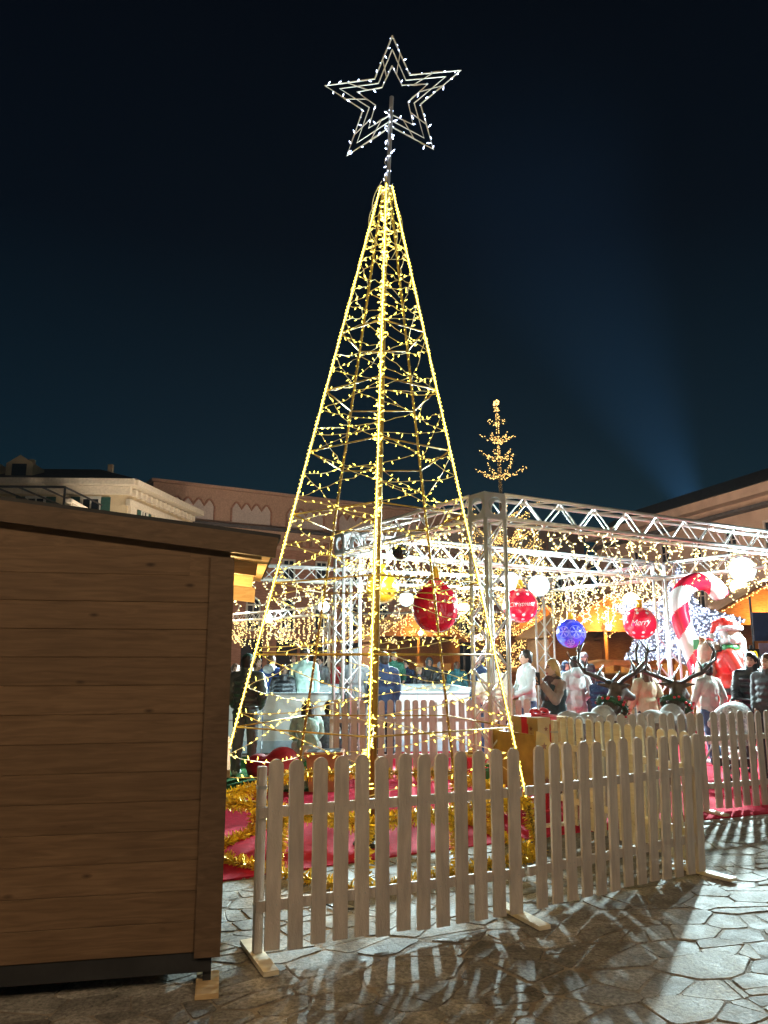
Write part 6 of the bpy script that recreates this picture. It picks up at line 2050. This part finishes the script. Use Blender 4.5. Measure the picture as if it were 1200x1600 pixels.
# ================================================================== SMALL THINGS ON THE TURF
def bean_bag():
    c = at(428, 1180, 10.6); c.z = .012
    mb = MB(); mb.ball(c + Zv * .15, (.36, .3, .17), 16, 10); mb.ball(c + Vector((.12, 0, .25)), (.22, .22, .18), 14, 10); mb.ball(c + Vector((-.2, .02, .2)), (.18, .22, .14), 14, 10)
    me = fuse(mb, 'bean_bag', [mat('red_bean_bag_cloth', (.46, .012, .02), .6, var=.15, bump=.5, bscale=12)], .02, 5, c)
    o = bpy.data.objects.new('bean_bag', me); COL.objects.link(o); o.location = c
    tag(o, 'slumped red bean bag on the green turf', 'bean bag')
    rng = random.Random(3)
    c2 = at(452, 1198, 9.9); c2.z = .012
    mb = MB()
    for k in range(10): mb.ball(c2 + Vector((rng.uniform(-.22, .22), rng.uniform(-.1, .1), .06 + rng.uniform(0, .04))), (.1, .08, .07), 10, 8)
    me = fuse(mb, 'fluffy_blanket', [M['pale_fur']], .014, 2, c2)
    o = bpy.data.objects.new('fluffy_blanket', me); COL.objects.link(o); o.location = c2
    tag(o, 'crumpled grey fluffy blanket in front of the red bean bag', 'blanket')
    fr = MB()
    for po in me.polygons:
        if rng.random() < .5:
            p = Vector(po.center) + c2; n = Vector(po.normal); d = (n + Vector((rng.uniform(-1, 1), rng.uniform(-1, 1), rng.uniform(-1, .5))) * .6).normalized(); w = d.orthogonal().normalized() * .004
            fr.add([p - w, p + w, p + d * .035], [(0, 1, 2)])
    ORG[o.name] = c2
    fr.build('blanket_pile', M['pale_fur'], o, kind='stuff')
    c3 = at(507, 1195, 9.9); c3.z = .012
    root = thing('planter', 'square terracotta planter behind the light tree', 'planter', c3)
    tm = mat('terracotta', (.46, .22, .13), .8, var=.15, bump=.2)
    mb = MB(); mb.prism([(-.17, 0), (.17, 0), (.21, .40), (-.21, .40)], c3, (1, 0, 0), (0, 0, 1), (0, .36, 0)); mb.build('pot', tm, root)
    mb = MB(); mb.box(c3 + Zv * .43, (.47, .44, .06)); mb.build('rim', tm, root)
    mb = MB(); mb.box(c3 + Zv * .455, (.40, .37, .02)); mb.build('soil', M['hut_base'], root)
bean_bag()

# ================================================================== NIGHT MIST
def haze():
    mb = MB(); mb.box((0, 45, 34), (200, 150, 70))
    m, nt, out = new_mat('night_mist')
    v = nt.nodes.new('ShaderNodeVolumePrincipled')
    v.inputs['Color'].default_value = (.92, .96, 1, 1)
    v.inputs['Density'].default_value = .0001
    v.inputs['Anisotropy'].default_value = .2
    nt.links.new(v.outputs[0], out.inputs['Volume'])
    tag(mb.build('haze', m), kind='stuff')
haze()

def searchlight():
    p = at(1112, 850, 84); aim = at(915, 470, 86)
    root = thing('searchlight', 'searchlight behind the pink building throwing a blue beam into the sky', 'searchlight', (p.x, p.y, 0))
    d = (aim - p).normalized()
    mb = MB(); mb.tube([p - d * .9, p - d * .2, p - d * .02], [.35, .55, .55], 20); mb.build('housing', M['black'], root, True)
    mb = MB(); mb.tube([(p.x, p.y, 0), p - d * .7], .2, 10); mb.build('mast', M['steel'], root)
    mb = MB(); mb.tube([p - d * .02, p], .5, 20); mb.build('lens', glow('searchlight_lens', (.25, .5, 1), 50, False), root)
    ld = bpy.data.lights.new('searchlight_beam', 'SPOT'); ld.energy = 0.9e6; ld.color = (.12, .44, 1); ld.spot_size = R(44); ld.spot_blend = 1.0; ld.shadow_soft_size = .4
    lo = bpy.data.objects.new('beam_source', ld); COL.objects.link(lo); lo.parent = root; lo.location = p + d * .1 - Vector((p.x, p.y, 0))
    lo.rotation_euler = d.to_track_quat('-Z', 'Y').to_euler()
searchlight()

def ground_cables():
    rng = random.Random(17)
    for (lab, pts) in (('loose pale power cable on the paving in front of the light tree', [(-.15, 6.1), (-.05, 5.9), (.2, 5.85), (.35, 6.0), (.3, 6.25), (.55, 6.35), (.9, 6.3)]),
                       ('coiled dark power cable behind the left fence panel', [(-.5, 5.4), (-.35, 5.55), (-.12, 5.5), (-.1, 5.35), (-.28, 5.28), (-.42, 5.45), (-.2, 5.7), (-.12, 5.95)])):
        fine = []
        for i in range(len(pts) - 1):
            for q in range(5):
                t = q / 5
                fine.append(Vector((pts[i][0] + (pts[i + 1][0] - pts[i][0]) * t + rng.uniform(-.008, .008), pts[i][1] + (pts[i + 1][1] - pts[i][1]) * t + rng.uniform(-.008, .008), .016)))
        mb = MB(); mb.tube(fine, .007, 6)
        o = mb.build('power_cable', M['white_cable'] if 'pale' in lab else M['black'], None, True, loc=fine[0])
        tag(o, lab, 'cable')
ground_cables()
